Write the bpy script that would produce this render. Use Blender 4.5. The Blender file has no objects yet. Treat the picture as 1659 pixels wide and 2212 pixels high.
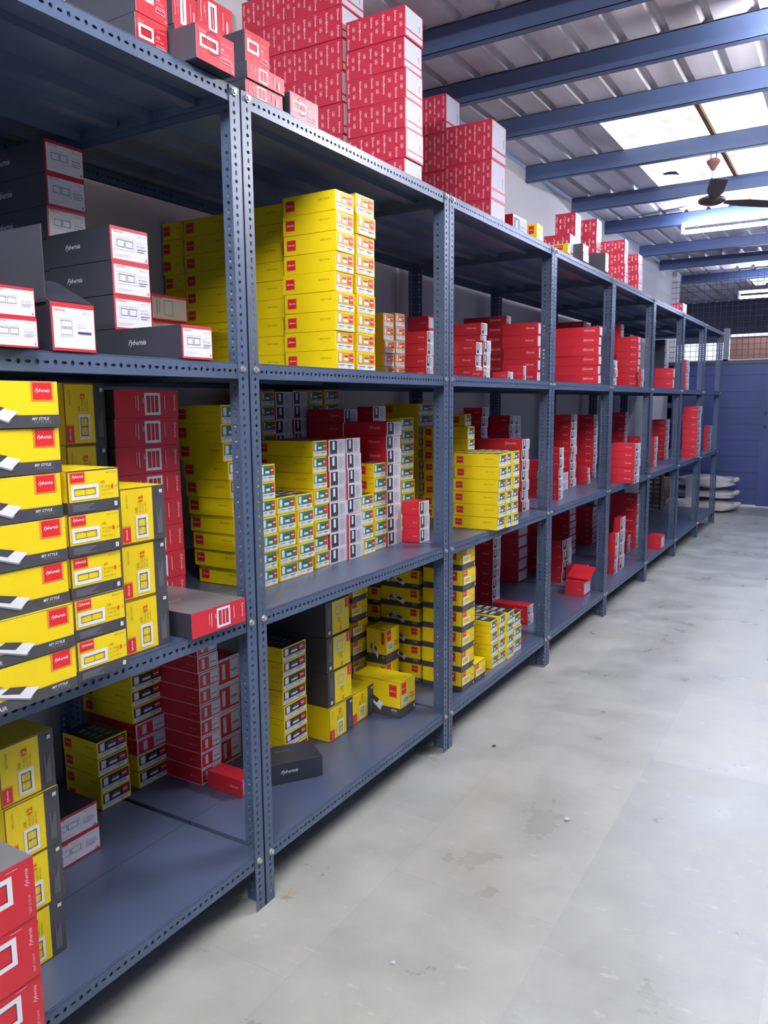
import bpy, bmesh, math, random
from mathutils import Vector, Matrix
random.seed(7)
SC = bpy.context.scene
COL = SC.collection

# ---------------------------------------------------------------- camera
cam_d = bpy.data.cameras.new('camera'); cam = bpy.data.objects.new('camera', cam_d); COL.objects.link(cam)
cam_d.sensor_fit = 'VERTICAL'; cam_d.sensor_height = 36.0; cam_d.lens = 1680.8 / 2212 * 36.0
cam_d.clip_start = 0.05; cam_d.clip_end = 100
YAW, PITCH, ROLL = 0.543517, -0.137706, -0.0090654
fwd = Vector((-math.sin(YAW) * math.cos(PITCH), math.cos(YAW) * math.cos(PITCH), math.sin(PITCH)))
rgt = Vector((math.cos(YAW), math.sin(YAW), 0)); upv = rgt.cross(fwd)
r2 = rgt * math.cos(ROLL) + upv * math.sin(ROLL); u2 = -rgt * math.sin(ROLL) + upv * math.cos(ROLL)
mm = Matrix((r2, u2, -fwd)).transposed().to_4x4(); mm.translation = (1.41306, 0, 1.47295)
cam.matrix_world = mm
SC.camera = cam

# ---------------------------------------------------------------- world, view, lights
SC.view_settings.view_transform = 'Standard'; SC.view_settings.look = 'None'
SC.view_settings.gamma = 1.0; SC.view_settings.exposure = 1.15; SC.view_settings.use_curve_mapping = False
W = bpy.data.worlds.new('world'); SC.world = W; W.use_nodes = True
W.node_tree.nodes['Background'].inputs[0].default_value = (0.45, 0.58, 1.0, 1)
W.node_tree.nodes['Background'].inputs[1].default_value = 0.16
TUBE_STRENGTH = 340.0
SKY_STRENGTH = 0.62
# tube rows of the hall: (x0, y, z, length)
TUBES = [(0.45, 0.35, 3.02, 1.2), (1.05, 4.1, 3.05, 1.2), (0.7, -2.2, 3.02, 1.2), (-0.16, 8.25, 3.10, 1.2), (-0.13, 12.3, 2.92, 1.2), (1.0, 6.6, 3.05, 1.2)]
TUBE_LEVEL = [0.78, 1.02, 1.0, 0.42, 0.35, 0.34]   # far tubes set dimmer to keep the far floor darker

# ---------------------------------------------------------------- materials
MATS = {}
def srgb(r, g, b):
    f = lambda c: (c / 255 / 12.92) if c <= 10 else ((c / 255 + 0.055) / 1.055) ** 2.4
    return (f(r), f(g), f(b), 1)
def mat(name, col, rough=0.55, metal=0.0, emit=None, es=1.0, var=0.0, scale=8.0, bump=0.0, spec=0.5):
    if name in MATS: return MATS[name]
    m = bpy.data.materials.new(name); m.use_nodes = True; nt = m.node_tree; p = nt.nodes['Principled BSDF']
    p.inputs['Base Color'].default_value = col; p.inputs['Roughness'].default_value = rough; p.inputs['Metallic'].default_value = metal
    p.inputs['Specular IOR Level'].default_value = spec
    if emit: p.inputs['Emission Color'].default_value = emit; p.inputs['Emission Strength'].default_value = es
    if var or bump:
        tc = nt.nodes.new('ShaderNodeTexCoord'); n = nt.nodes.new('ShaderNodeTexNoise')
        n.inputs['Scale'].default_value = scale; n.inputs['Detail'].default_value = 5
        nt.links.new(tc.outputs['Object'], n.inputs['Vector'])
        if var:
            mx = nt.nodes.new('ShaderNodeMix'); mx.data_type = 'RGBA'; mx.blend_type = 'MULTIPLY'
            cr = nt.nodes.new('ShaderNodeMapRange'); cr.inputs[1].default_value = 0.3; cr.inputs[2].default_value = 0.7
            cr.inputs[3].default_value = 1 - var; cr.inputs[4].default_value = 1 + var * 0.3
            nt.links.new(n.outputs['Fac'], cr.inputs[0]); mx.inputs[0].default_value = 1
            mx.inputs[6].default_value = col; nt.links.new(cr.outputs[0], mx.inputs[7]); nt.links.new(mx.outputs[2], p.inputs['Base Color'])
        if bump:
            b = nt.nodes.new('ShaderNodeBump'); b.inputs['Strength'].default_value = bump; b.inputs['Distance'].default_value = 0.01
            nt.links.new(n.outputs['Fac'], b.inputs['Height']); nt.links.new(b.outputs[0], p.inputs['Normal'])
    MATS[name] = m; return m
YEL = mat('carton_yellow', (0.88, 0.66, 0.002, 1), 0.45, var=0.05, scale=6, bump=0.05)
RED = mat('carton_red', (0.60, 0.020, 0.034, 1), 0.4, var=0.05, scale=6, bump=0.05)
WRED = mat('carton_wrap_red', (0.56, 0.028, 0.062, 1), 0.45, var=0.08, scale=6, bump=0.05)
PRED = mat('patch_red', (0.72, 0.02, 0.02, 1), 0.4)
DGR = mat('carton_grey', (0.062, 0.062, 0.070, 1), 0.42, var=0.08)
BLK = mat('carton_black', (0.035, 0.037, 0.052, 1), 0.42, var=0.1)
WHT = mat('print_white', (0.78, 0.78, 0.80, 1), 0.45)
LGR = mat('print_light_grey', (0.55, 0.55, 0.60, 1), 0.5)
MGR = mat('print_grey', (0.22, 0.22, 0.25, 1), 0.5)
INK = mat('print_ink', (0.03, 0.028, 0.03, 1), 0.5)
BRN = mat('print_brown', (0.20, 0.10, 0.01, 1), 0.5)
GRN = mat('print_green', (0.035, 0.22, 0.13, 1), 0.45)
MUS = mat('print_mustard', (0.70, 0.36, 0.003, 1), 0.45)
ORG = mat('print_orange', (0.75, 0.24, 0.04, 1), 0.45)
BEI = mat('print_beige', (0.50, 0.44, 0.37, 1), 0.5)
PNK = mat('print_pink', (0.85, 0.45, 0.48, 1), 0.5)
KRF = mat('kraft_board', (0.40, 0.30, 0.19, 1), 0.7, var=0.1)
STEEL = mat('painted_steel', (0.070, 0.105, 0.180, 1), 0.40, var=0.16, scale=5, bump=0.03, spec=0.55)
SHELF = mat('painted_shelf', (0.085, 0.115, 0.200, 1), 0.32, var=0.25, scale=2.5, bump=0.03, spec=1.0)
BOLT = mat('zinc_bolt', (0.65, 0.62, 0.55, 1), 0.3, 0.8)
WALL = mat('wall_paint', (0.60, 0.58, 0.57, 1), 0.8, var=0.06, scale=1.5)
PURL = mat('purlin_paint', (0.070, 0.108, 0.22, 1), 0.45, var=0.12, scale=3)
BLUEW = mat('blue_sheet', (0.050, 0.075, 0.22, 1), 0.45, var=0.12, scale=2)
BATT = mat('batten_white', (0.8, 0.8, 0.82, 1), 0.4)
FANB = mat('fan_brown', (0.055, 0.03, 0.032, 1), 0.4)
FANC = mat('fan_cup', (0.22, 0.08, 0.06, 1), 0.5)
WIRE = mat('grille_wire', (0.05, 0.055, 0.09, 1), 0.5)
SACK = mat('woven_sack', (0.58, 0.54, 0.50, 1), 0.65, var=0.15, scale=9, bump=0.4)
WOOD = mat('old_wood', (0.20, 0.15, 0.11, 1), 0.75, var=0.3, scale=12)
BROWNP = mat('brown_board', (0.16, 0.075, 0.045, 1), 0.6, var=0.25, scale=1.5)
DAY = mat('daylit_window', (0.8, 0.8, 0.8, 1), 0.5, emit=(0.82, 0.85, 1.0, 1), es=0.42)
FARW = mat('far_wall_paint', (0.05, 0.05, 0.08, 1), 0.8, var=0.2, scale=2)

def roof_mat():
    m = bpy.data.materials.new('galvanised_roof'); m.use_nodes = True; nt = m.node_tree; p = nt.nodes['Principled BSDF']
    tc = nt.nodes.new('ShaderNodeTexCoord'); mp = nt.nodes.new('ShaderNodeMapping'); mp.inputs['Scale'].default_value = (2.2, 0.5, 1)
    n = nt.nodes.new('ShaderNodeTexNoise'); n.inputs['Scale'].default_value = 1.6; n.inputs['Detail'].default_value = 6
    r = nt.nodes.new('ShaderNodeValToRGB'); r.color_ramp.elements[0].position = 0.3; r.color_ramp.elements[0].color = (0.40, 0.35, 0.35, 1)
    r.color_ramp.elements[1].position = 0.7; r.color_ramp.elements[1].color = (0.78, 0.75, 0.80, 1)
    nt.links.new(tc.outputs['Object'], mp.inputs['Vector']); nt.links.new(mp.outputs[0], n.inputs['Vector']); nt.links.new(n.outputs['Fac'], r.inputs[0])
    nt.links.new(r.outputs[0], p.inputs['Base Color']); p.inputs['Metallic'].default_value = 0.0; p.inputs['Roughness'].default_value = 0.45
    return m
ROOF = roof_mat()
def sky_mat():
    m = bpy.data.materials.new('skylight_sheet'); m.use_nodes = True; nt = m.node_tree; p = nt.nodes['Principled BSDF']
    tc = nt.nodes.new('ShaderNodeTexCoord'); n = nt.nodes.new('ShaderNodeTexNoise'); n.inputs['Scale'].default_value = 7; n.inputs['Detail'].default_value = 8
    r = nt.nodes.new('ShaderNodeValToRGB'); r.color_ramp.elements[0].position = 0.34; r.color_ramp.elements[0].color = (0.62, 0.50, 0.44, 1)
    r.color_ramp.elements[1].position = 0.52; r.color_ramp.elements[1].color = (1, 0.97, 0.95, 1)
    nt.links.new(tc.outputs['Object'], n.inputs['Vector']); nt.links.new(n.outputs['Fac'], r.inputs[0])
    nt.links.new(r.outputs[0], p.inputs['Emission Color']); p.inputs['Emission Strength'].default_value = SKY_STRENGTH
    p.inputs['Base Color'].default_value = (0.5, 0.48, 0.46, 1)
    return m, p
SKY, _skp = sky_mat()
def floor_mat():
    m = bpy.data.materials.new('stone_floor'); m.use_nodes = True; nt = m.node_tree; p = nt.nodes['Principled BSDF']; L = nt.links
    tc = nt.nodes.new('ShaderNodeTexCoord')
    sp = nt.nodes.new('ShaderNodeSeparateXYZ'); mp = nt.nodes.new('ShaderNodeCombineXYZ'); L.new(tc.outputs['Object'], sp.inputs[0])
    ax = nt.nodes.new('ShaderNodeMath'); ax.operation = 'ADD'; ax.inputs[1].default_value = 10.38 ; ay = nt.nodes.new('ShaderNodeMath'); ay.operation = 'ADD'; ay.inputs[1].default_value = 8.25
    L.new(sp.outputs[0], ax.inputs[0]); L.new(sp.outputs[1], ay.inputs[0]); L.new(ay.outputs[0], mp.inputs[0]); L.new(ax.outputs[0], mp.inputs[1])
    br = nt.nodes.new('ShaderNodeTexBrick'); br.inputs['Scale'].default_value = 1.0
    br.inputs['Brick Width'].default_value = 0.88; br.inputs['Row Height'].default_value = 0.531; br.inputs['Mortar Size'].default_value = 0.0016
    br.offset = 0.37; br.inputs['Bias'].default_value = -0.1
    br.inputs['Color1'].default_value = (0.375, 0.39, 0.355, 1); br.inputs['Color2'].default_value = (0.455, 0.455, 0.405, 1); br.inputs['Mortar'].default_value = (0.37, 0.37, 0.35, 1)
    L.new(mp.outputs[0], br.inputs['Vector'])
    n1 = nt.nodes.new('ShaderNodeTexNoise'); n1.inputs['Scale'].default_value = 3.0; n1.inputs['Detail'].default_value = 9; n1.inputs['Roughness'].default_value = 0.62
    L.new(tc.outputs['Object'], n1.inputs['Vector'])
    r1 = nt.nodes.new('ShaderNodeMapRange'); r1.inputs[1].default_value = 0.32; r1.inputs[2].default_value = 0.68; r1.inputs[3].default_value = 0.80; r1.inputs[4].default_value = 1.10
    L.new(n1.outputs['Fac'], r1.inputs[0])
    mx = nt.nodes.new('ShaderNodeMix'); mx.data_type = 'RGBA'; mx.blend_type = 'MULTIPLY'; mx.inputs[0].default_value = 1
    L.new(br.outputs['Color'], mx.inputs[6]); L.new(r1.outputs[0], mx.inputs[7])
    # pale scuffs and dark specks
    mp2 = nt.nodes.new('ShaderNodeMapping'); mp2.inputs['Scale'].default_value = (1.0, 2.6, 1); L.new(tc.outputs['Object'], mp2.inputs['Vector'])
    n2 = nt.nodes.new('ShaderNodeTexNoise'); n2.inputs['Scale'].default_value = 11; n2.inputs['Detail'].default_value = 10; n2.inputs['Roughness'].default_value = 0.7; L.new(mp2.outputs[0], n2.inputs['Vector'])
    r2_ = nt.nodes.new('ShaderNodeValToRGB'); r2_.color_ramp.elements[0].position = 0.60; r2_.color_ramp.elements[0].color = (0, 0, 0, 1); r2_.color_ramp.elements[1].position = 0.72; r2_.color_ramp.elements[1].color = (1, 1, 1, 1)
    L.new(n2.outputs['Fac'], r2_.inputs[0])
    mx2 = nt.nodes.new('ShaderNodeMix'); mx2.data_type = 'RGBA'; mx2.inputs[7].default_value = (0.60, 0.58, 0.53, 1)
    sc = nt.nodes.new('ShaderNodeMath'); sc.operation = 'MULTIPLY'; sc.inputs[1].default_value = 0.7; L.new(r2_.outputs[0], sc.inputs[0])
    L.new(sc.outputs[0], mx2.inputs[0]); L.new(mx.outputs[2], mx2.inputs[6]); L.new(mx2.outputs[2], p.inputs['Base Color'])
    rr = nt.nodes.new('ShaderNodeMapRange'); rr.inputs[1].default_value = 0.3; rr.inputs[2].default_value = 0.7; rr.inputs[3].default_value = 0.22; rr.inputs[4].default_value = 0.5
    p.inputs['Specular IOR Level'].default_value = 0.75
    L.new(n1.outputs['Fac'], rr.inputs[0]); L.new(rr.outputs[0], p.inputs['Roughness'])
    bp = nt.nodes.new('ShaderNodeBump'); bp.inputs['Strength'].default_value = 0.12; bp.inputs['Distance'].default_value = 0.01
    L.new(n2.outputs['Fac'], bp.inputs['Height']); L.new(bp.outputs[0], p.inputs['Normal'])
    return m
FLOOR = floor_mat()

# ---------------------------------------------------------------- mesh helpers
class MB:
    def __init__(s): s.v = []; s.f = []; s.m = []; s.ms = []
    def mi(s, m):
        if m not in s.ms: s.ms.append(m)
        return s.ms.index(m)
    def poly(s, pts, m):
        b = len(s.v); s.v += [tuple(p) for p in pts]; s.f.append(tuple(range(b, b + len(pts)))); s.m.append(s.mi(m))
    def box(s, x0, y0, z0, x1, y1, z1, m, mats=None):
        b = len(s.v)
        s.v += [(x0, y0, z0), (x1, y0, z0), (x1, y1, z0), (x0, y1, z0), (x0, y0, z1), (x1, y0, z1), (x1, y1, z1), (x0, y1, z1)]
        fs = {'b': (0, 3, 2, 1), 't': (4, 5, 6, 7), 'S': (0, 1, 5, 4), 'F': (1, 2, 6, 5), 'N': (2, 3, 7, 6), 'W': (3, 0, 4, 7)}
        for k, f in fs.items():
            s.f.append(tuple(b + i for i in f)); s.m.append(s.mi((mats or {}).get(k, m)))
    def tube(s, p0, p1, r, m, n=10, r1=None, cap=True):
        p0 = Vector(p0); p1 = Vector(p1); r1 = r if r1 is None else r1
        d = (p1 - p0).normalized(); a = d.orthogonal().normalized(); c = d.cross(a); b = len(s.v)
        for p, rr in ((p0, r), (p1, r1)):
            for i in range(n):
                t = 2 * math.pi * i / n; s.v.append(tuple(p + a * rr * math.cos(t) + c * rr * math.sin(t)))
        k = s.mi(m)
        for i in range(n):
            j = (i + 1) % n; s.f.append((b + i, b + j, b + n + j, b + n + i)); s.m.append(k)
        if cap: s.f.append(tuple(b + i for i in reversed(range(n)))); s.m.append(k); s.f.append(tuple(b + n + i for i in range(n))); s.m.append(k)
    def lathe(s, prof, cx, cy, m, n=24):
        b = len(s.v); k = s.mi(m)
        for r, z in prof:
            for i in range(n):
                t = 2 * math.pi * i / n; s.v.append((cx + r * math.cos(t), cy + r * math.sin(t), z))
        for q in range(len(prof) - 1):
            for i in range(n):
                j = (i + 1) % n; s.f.append((b + q * n + i, b + q * n + j, b + (q + 1) * n + j, b + (q + 1) * n + i)); s.m.append(k)
    def mesh(s, name, bevel=0):
        me = bpy.data.meshes.new(name); me.from_pydata(s.v, [], s.f)
        for m in s.ms: me.materials.append(m)
        me.polygons.foreach_set('material_index', s.m)
        if bevel:
            bm = bmesh.new(); bm.from_mesh(me); bmesh.ops.bevel(bm, geom=bm.edges[:], offset=bevel, segments=1, affect='EDGES'); bm.to_mesh(me); bm.free()
        me.update(); return me
def obj(name, me, parent=None, loc=None):
    o = bpy.data.objects.new(name, me); COL.objects.link(o)
    if parent: o.parent = parent
    if loc: o.location = loc
    return o
def thing(name, label, cat, loc=(0, 0, 0), group=None):
    o = bpy.data.objects.new(name, None); COL.objects.link(o); o.location = loc; o.empty_display_size = 0.05
    return tag(o, label, cat, group)
def tag(o, label, cat, group=None):
    o['label'] = label; o['category'] = cat
    if group: o['group'] = group
    return o
def struct(name, mb, bevel=0):
    o = obj(name, mb.mesh(name, bevel)); o['kind'] = 'structure'; return o

# text as mesh outlines, cached
_TXT = {}
def text_geo(body, shear=0.0, bold=0.0):
    key = (body, shear, bold)
    if key not in _TXT:
        c = bpy.data.curves.new('t', 'FONT'); c.body = body; c.shear = shear; c.offset = bold; c.resolution_u = 1; c.size = 1
        o = bpy.data.objects.new('t', c); COL.objects.link(o); bpy.context.view_layer.update()
        me = bpy.data.meshes.new_from_object(o.evaluated_get(bpy.context.evaluated_depsgraph_get()))
        vs = [(v.co.x, v.co.y) for v in me.vertices]; fs = [tuple(p.vertices) for p in me.polygons]
        bpy.data.objects.remove(o); bpy.data.curves.remove(c); bpy.data.meshes.remove(me)
        x0 = min(v[0] for v in vs); x1 = max(v[0] for v in vs); y0 = min(v[1] for v in vs); y1 = max(v[1] for v in vs)
        _TXT[key] = ([((x - x0) / (y1 - y0), (y - y0) / (y1 - y0)) for x, y in vs], fs, (x1 - x0) / (y1 - y0))
    return _TXT[key]
LOGO = 'Fybernia'

class Face:
    """draws flat print on one face of a carton; u,v are fractions of the face"""
    def __init__(s, mb, kind, Lx, Ly, h):
        s.mb = mb; s.k = kind; s.Lx = Lx; s.Ly = Ly; s.h = h; s.layer = 0
        s.w, s.ht = {'F': (Ly, h), 'S': (Lx, h), 'T': (Ly, Lx)}[kind]
    def P(s, a, b):
        e = 0.0005 + s.layer * 0.0002
        if s.k == 'F': return (s.Lx / 2 + e, -s.Ly / 2 + a, b)
        if s.k == 'S': return (-s.Lx / 2 + a, -s.Ly / 2 - e, b)
        return (s.Lx / 2 - b, -s.Ly / 2 + a, s.h + e)
    def R(s, u0, v0, u1, v1, m):
        s.layer += 1; w, h = s.w, s.ht
        s.mb.poly([s.P(u0 * w, v0 * h), s.P(u1 * w, v0 * h), s.P(u1 * w, v1 * h), s.P(u0 * w, v1 * h)], m)
    def Q(s, pts, m):
        s.layer += 1; s.mb.poly([s.P(u * s.w, v * s.ht) for u, v in pts], m)
    def FR(s, u0, v0, u1, v1, t, m):          # rectangular frame outline, t as a fraction of face height
        tu = t * s.ht / s.w
        s.layer += 1
        for a in ((u0, v0, u1, v0 + t), (u0, v1 - t, u1, v1), (u0, v0 + t, u0 + tu, v1 - t), (u1 - tu, v0 + t, u1, v1 - t)):
            s.layer -= 1; s.R(*a, m)
    def T(s, body, u, v, hh, m, rot=0, shear=0.0, bold=0.0, wmax=None):
        s.layer += 1
        vs, fs, asp = text_geo(body, shear, bold); H = hh * s.ht if not rot else hh * s.w
        W_ = asp * H
        sx = 1.0
        if wmax:
            lim = wmax * (s.w if not rot else s.ht)
            sx = lim / W_
        b = len(s.mb.v); k = s.mb.mi(m)
        for x, y in vs:
            X = x * H * sx; Y = y * H
            if rot == 90: X, Y = -Y, X
            if rot == -90: X, Y = Y, -X
            s.mb.v.append(s.P(u * s.w + X, v * s.ht + Y))
        for f in fs: s.mb.f.append(tuple(b + i for i in f)); s.mb.m.append(k)

def logo(f, u, v, wu, m, rot=0):      # script logo, wu = length as fraction of the face side it runs along
    f.T(LOGO, u, v, 0.1, m, rot, 0.45, 0.012, wu) if False else None
    base = f.w if not rot else f.ht
    hh = wu * base / 3.6
    f.T(LOGO, u, v, hh / (f.ht if not rot else f.w), m, rot, 0.45, 0.015, wu)

def patch(f, u0, v0, u1, v1, rot=0):
    f.R(u0 - 0.012, v0 - 0.03, u1 + 0.012, v1 + 0.03, ORG if f.k else ORG)
    f.R(u0, v0, u1, v1, PRED)
    if not rot: logo(f, u0 + 0.1 * (u1 - u0), v0 + 0.38 * (v1 - v0), 0.8 * (u1 - u0), WHT)
    else: logo(f, u0 + 0.68 * (u1 - u0), v0 + 0.12 * (v1 - v0), 0.76 * (v1 - v0), WHT, 90)

def lab_switch(f, ground, patchside='r'):
    f.R(0.0, 0.0, 1.0, 1.0, YEL if ground is not ORG else BEI)
    f.R(0.05, 0.06, 0.96, 0.92, ground); f.R(0.05, 0.06, 0.96, 0.34, WHT)
    f.R(0.10, 0.38, 0.25, 0.86, WHT); f.R(0.10, 0.40, 0.25, 0.43, INK)
    f.R(0.36, 0.48, 0.62, 0.62, WHT); f.R(0.40, 0.70, 0.62, 0.74, INK if ground is not INK else MGR)
    f.R(0.70, 0.46, 0.90, 0.84, PRED); f.R(0.72, 0.62, 0.88, 0.68, WHT)
    f.R(0.10, 0.24, 0.42, 0.27, MGR); f.R(0.55, 0.22, 0.86, 0.27, MGR); f.R(0.66, 0.12, 0.69, 0.18, INK); f.R(0.10, 0.15, 0.34, 0.17, LGR)
def lab_rw(f):
    f.R(0, 0, 1, 1, WHT); f.R(0.06, 0.06, 0.46, 0.94, BLK); f.R(0.20, 0.34, 0.32, 0.88, WHT); f.R(0.10, 0.08, 0.42, 0.12, MGR)
    f.R(0.50, 0.06, 0.95, 0.94, LGR)
    for i in range(7): f.R(0.54, 0.16 + i * 0.1, 0.54 + 0.3 * (0.6 + 0.4 * ((i * 7) % 5) / 4), 0.185 + i * 0.1, MGR)

PW = 'NEXT IS NOW'
def frame_h(f, u0, v0, u1, v1, m=WHT, n=2, ink=INK, vertical_bars=True):
    f.FR(u0, v0, u1, v1, 0.085, m)
    t = 0.085; tu = t * f.ht / f.w
    a0, b0, a1, b1 = u0 + tu, v0 + t, u1 - tu, v1 - t
    f.FR(a0, b0, a1, b1, 0.012, ink)
    for i in range(1, n):
        if vertical_bars: x = a0 + (a1 - a0) * i / n; f.R(x - 0.004, b0, x + 0.004, b1, ink)
        else: y = b0 + (b1 - b0) * i / n; f.R(a0, y - 0.006, a1, y + 0.006, ink)

def build_art(ty, body, label, patchm, Lx, Ly, h, det):
    """print on the carton: body = main mesh, label = end label mesh, patchm = red logo patch mesh"""
    F = lambda mb, k: Face(mb, k, Lx, Ly, h)
    if ty == 'yw' or ty == 'yg' or ty == 'yb' or ty == 'or':
        s = F(patchm, 'S')
        if ty != 'or': patch(s, 0.07, 0.26, 0.07 + 0.72 * h / Lx * 0.75, 0.76)
        s = F(body, 'S'); 
        if ty != 'or': s.T(PW, 0.70, 0.56, 0.09, BRN, wmax=0.2)
        lab_switch(F(label, 'F'), {'yw': MUS, 'yg': GRN, 'yb': INK, 'or': ORG}[ty])
        if ty != 'yw':
            t = F(body, 'T')
            for i in range(4): t.R(0.2, 0.16 + i * 0.16, 0.42, 0.25 + i * 0.16, LGR if ty == 'yg' else MGR); t.R(0.52, 0.16 + i * 0.16, 0.74, 0.25 + i * 0.16, LGR if ty == 'yg' else MGR)
    elif ty == 'ms' or ty == 'mss':
        fc = 'F' if ty == 'ms' else 'S'
        s = F(body, fc); s.R(0, 0, 1, 0.27, DGR)
        s.T('MY STYLE', 0.82, 0.155, 0.065, WHT, shear=0.2, bold=0.02, wmax=0.11); s.T('MY PLACE', 0.835, 0.085, 0.055, MGR, shear=0.2, wmax=0.11)
        if ty == 'ms': s.T('AIR', 0.47, 0.06, 0.10, LGR, bold=0.02)
        # two switch plates lying crossed, light plate with dark rocker
        o_ = 0.27 if ty == 'ms' else 0.16; k_ = 0.80 if ty == 'ms' else 0.86
        q = lambda pts: [(o_ + a * k_, b) for a, b in pts]
        s.Q(q([(0.02, 0.30), (0.05, 0.20), (0.30, 0.58), (0.25, 0.70)]), MGR); s.Q(q([(0.0, 0.34), (0.03, 0.24), (0.28, 0.62), (0.22, 0.72)]), WHT); s.Q(q([(0.06, 0.44), (0.10, 0.36), (0.20, 0.52), (0.15, 0.60)]), DGR)
        s.Q(q([(0.19, 0.44), (0.50, 0.10), (0.52, 0.14), (0.52, 0.20), (0.26, 0.50)]), MGR); s.Q(q([(0.19, 0.47), (0.28, 0.56), (0.58, 0.34), (0.50, 0.14)]), WHT); s.Q(q([(0.28, 0.44), (0.35, 0.53), (0.48, 0.43), (0.42, 0.31)]), DGR)
        p = F(patchm, fc); patch(p, 0.835, 0.60, 0.955, 0.96) if ty == 'ms' else patch(p, 0.78, 0.58, 0.92, 0.90)
        if ty == 'ms':
            s.Q([(0.46 + 0.03 * math.cos(math.pi * (1 + i / 8)), 1.0 - 0.12 * math.sin(math.pi * i / 8)) for i in range(9)], BRN)
        if ty == 'mss':
            l = F(label, 'F'); l.R(0, 0, 1, 0.27, DGR); l.R(0.03, 0.3, 0.97, 0.97, YEL); patch(l, 0.07, 0.66, 0.36, 0.95); frame_h(l, 0.10, 0.33, 0.56, 0.60, LGR); l.R(0.62, 0.55, 0.8, 0.57, BRN); l.R(0.62, 0.45, 0.9, 0.47, BRN); l.R(0.8, 0.5, 0.84, 0.58, PRED); l.R(0.86, 0.1, 0.93, 0.19, WHT)
    elif ty in ('a8', 'a4'):
        s = F(body, 'S'); s.R(0, 0, 1, 0.27, DGR)
        if ty == 'a4':
            p = F(patchm, 'S'); patch(p, 0.45, 0.5, 0.85, 0.92); s.T('MY STYLE', 0.3, 0.08, 0.10, LGR, shear=0.2, wmax=0.4)
        l = F(label, 'F'); l.R(0, 0, 1, 1, YEL); l.FR(0, 0, 1, 1, 0.03, DGR); l.R(0, 0, 1, 0.27, DGR)
        patch(l, 0.06, 0.73, 0.32, 0.94)
        frame_h(l, 0.06, 0.32, 0.58, 0.66, WHT)
        l.T('AIR', 0.62, 0.66, 0.06, BRN); l.T('W 10008', 0.62, 0.55, 0.05, BRN, wmax=0.18); l.T('8' if ty == 'a8' else '4', 0.82, 0.50, 0.12, PRED, bold=0.03); l.T('-H', 0.90, 0.53, 0.06, BRN)
        l.T('Modular Plate', 0.62, 0.47, 0.04, BRN, wmax=0.18); l.T('Matt White', 0.62, 0.37, 0.04, BRN, wmax=0.24); l.T(PW, 0.72, 0.88, 0.045, BRN, wmax=0.22)
        for i in range(5): l.R(0.06, 0.06 + i * 0.033, 0.06 + 0.42 * (1 - 0.1 * ((i * 3) % 4)), 0.073 + i * 0.033, MGR)
        l.R(0.86, 0.08, 0.92, 0.19, WHT); l.R(0.875, 0.10, 0.905, 0.17, LGR)
    elif ty in ('a12', 'a12g'):
        l = F(label, 'F')
        if ty == 'a12':
            s = F(body, 'S')
            l.R(0, 0, 1, 1, YEL); l.FR(0, 0, 1, 1, 0.025, BRN); l.R(0.72, 0, 1, 1, DGR)
            patch(l, 0.03, 0.05, 0.20, 0.30, 90)
            l.FR(0.32, 0.08, 0.60, 0.50, 0.06, WHT); l.FR(0.37, 0.14, 0.55, 0.44, 0.012, INK); l.R(0.452, 0.15, 0.468, 0.43, LGR); l.R(0.375, 0.285, 0.545, 0.297, INK)
            l.T('AIR', 0.37, 0.54, 0.05, BRN, 90); l.T('W 10012', 0.45, 0.54, 0.045, BRN, 90, wmax=0.18); l.T('12', 0.49, 0.74, 0.10, PRED, 90, bold=0.03)
            l.T('Modular Plate', 0.50, 0.54, 0.03, BRN, 90, wmax=0.17); l.T('Matt White', 0.56, 0.54, 0.03, BRN, 90, wmax=0.2); l.T(PW, 0.15, 0.64, 0.04, BRN, 90, wmax=0.25)
            for i in range(5): l.R(0.80 + i * 0.022, 0.12, 0.809 + i * 0.022, 0.12 + 0.46 * (1 - 0.12 * ((i * 3) % 4)), MGR)
            l.R(0.86, 0.86, 0.93, 0.92, WHT); l.R(0.877, 0.875, 0.912, 0.905, LGR)
        else:
            l.R(0.26, 0.03, 0.98, 0.97, YEL); l.FR(0.36, 0.5, 0.70, 0.86, 0.055, LGR); l.FR(0.41, 0.56, 0.65, 0.8, 0.012, MGR); patch(l, 0.82, 0.70, 0.98, 0.95, 90)
            l.T('AIR', 0.5, 0.46, 0.05, BRN, -90); l.T('W 10012', 0.58, 0.46, 0.05, BRN, -90, wmax=0.2); l.T('12', 0.56, 0.17, 0.08, PRED, -90, bold=0.03); l.R(0.08, 0.08, 0.16, 0.17, WHT)
            for i in range(4): l.R(0.05 + i * 0.03, 0.3, 0.062 + i * 0.03, 0.85, MGR)
    elif ty in ('ra_h', 'ra_hh'):
        l = F(label, 'F'); l.R(0, 0, 1, 1, RED)
        if ty == 'ra_h':
            logo(l, 0.06, 0.80, 0.2, PNK); l.T(PW, 0.66, 0.74, 0.05, PNK, wmax=0.28)
            frame_h(l, 0.08, 0.38, 0.56, 0.76, WHT, 1); l.T('AIR', 0.62, 0.56, 0.07, WHT); l.T('W 10006', 0.62, 0.46, 0.06, PNK, wmax=0.24); l.R(0.62, 0.37, 0.9, 0.39, PNK); l.FR(0.6, 0.22, 0.92, 0.34, 0.02, PNK); l.R(0.9, 0.06, 0.94, 0.12, PNK)
        else:
            logo(l, 0.965, 0.55, 0.30, PNK, 90); l.T(PW, 0.965, 0.10, 0.02, PNK, 90, wmax=0.3)
            frame_h(l, 0.50, 0.40, 0.84, 0.86, WHT, 2); l.T('AIR', 0.52, 0.34, 0.05, PNK); l.R(0.4, 0.26, 0.62, 0.29, PNK); l.R(0.4, 0.19, 0.58, 0.21, PNK)
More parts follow.
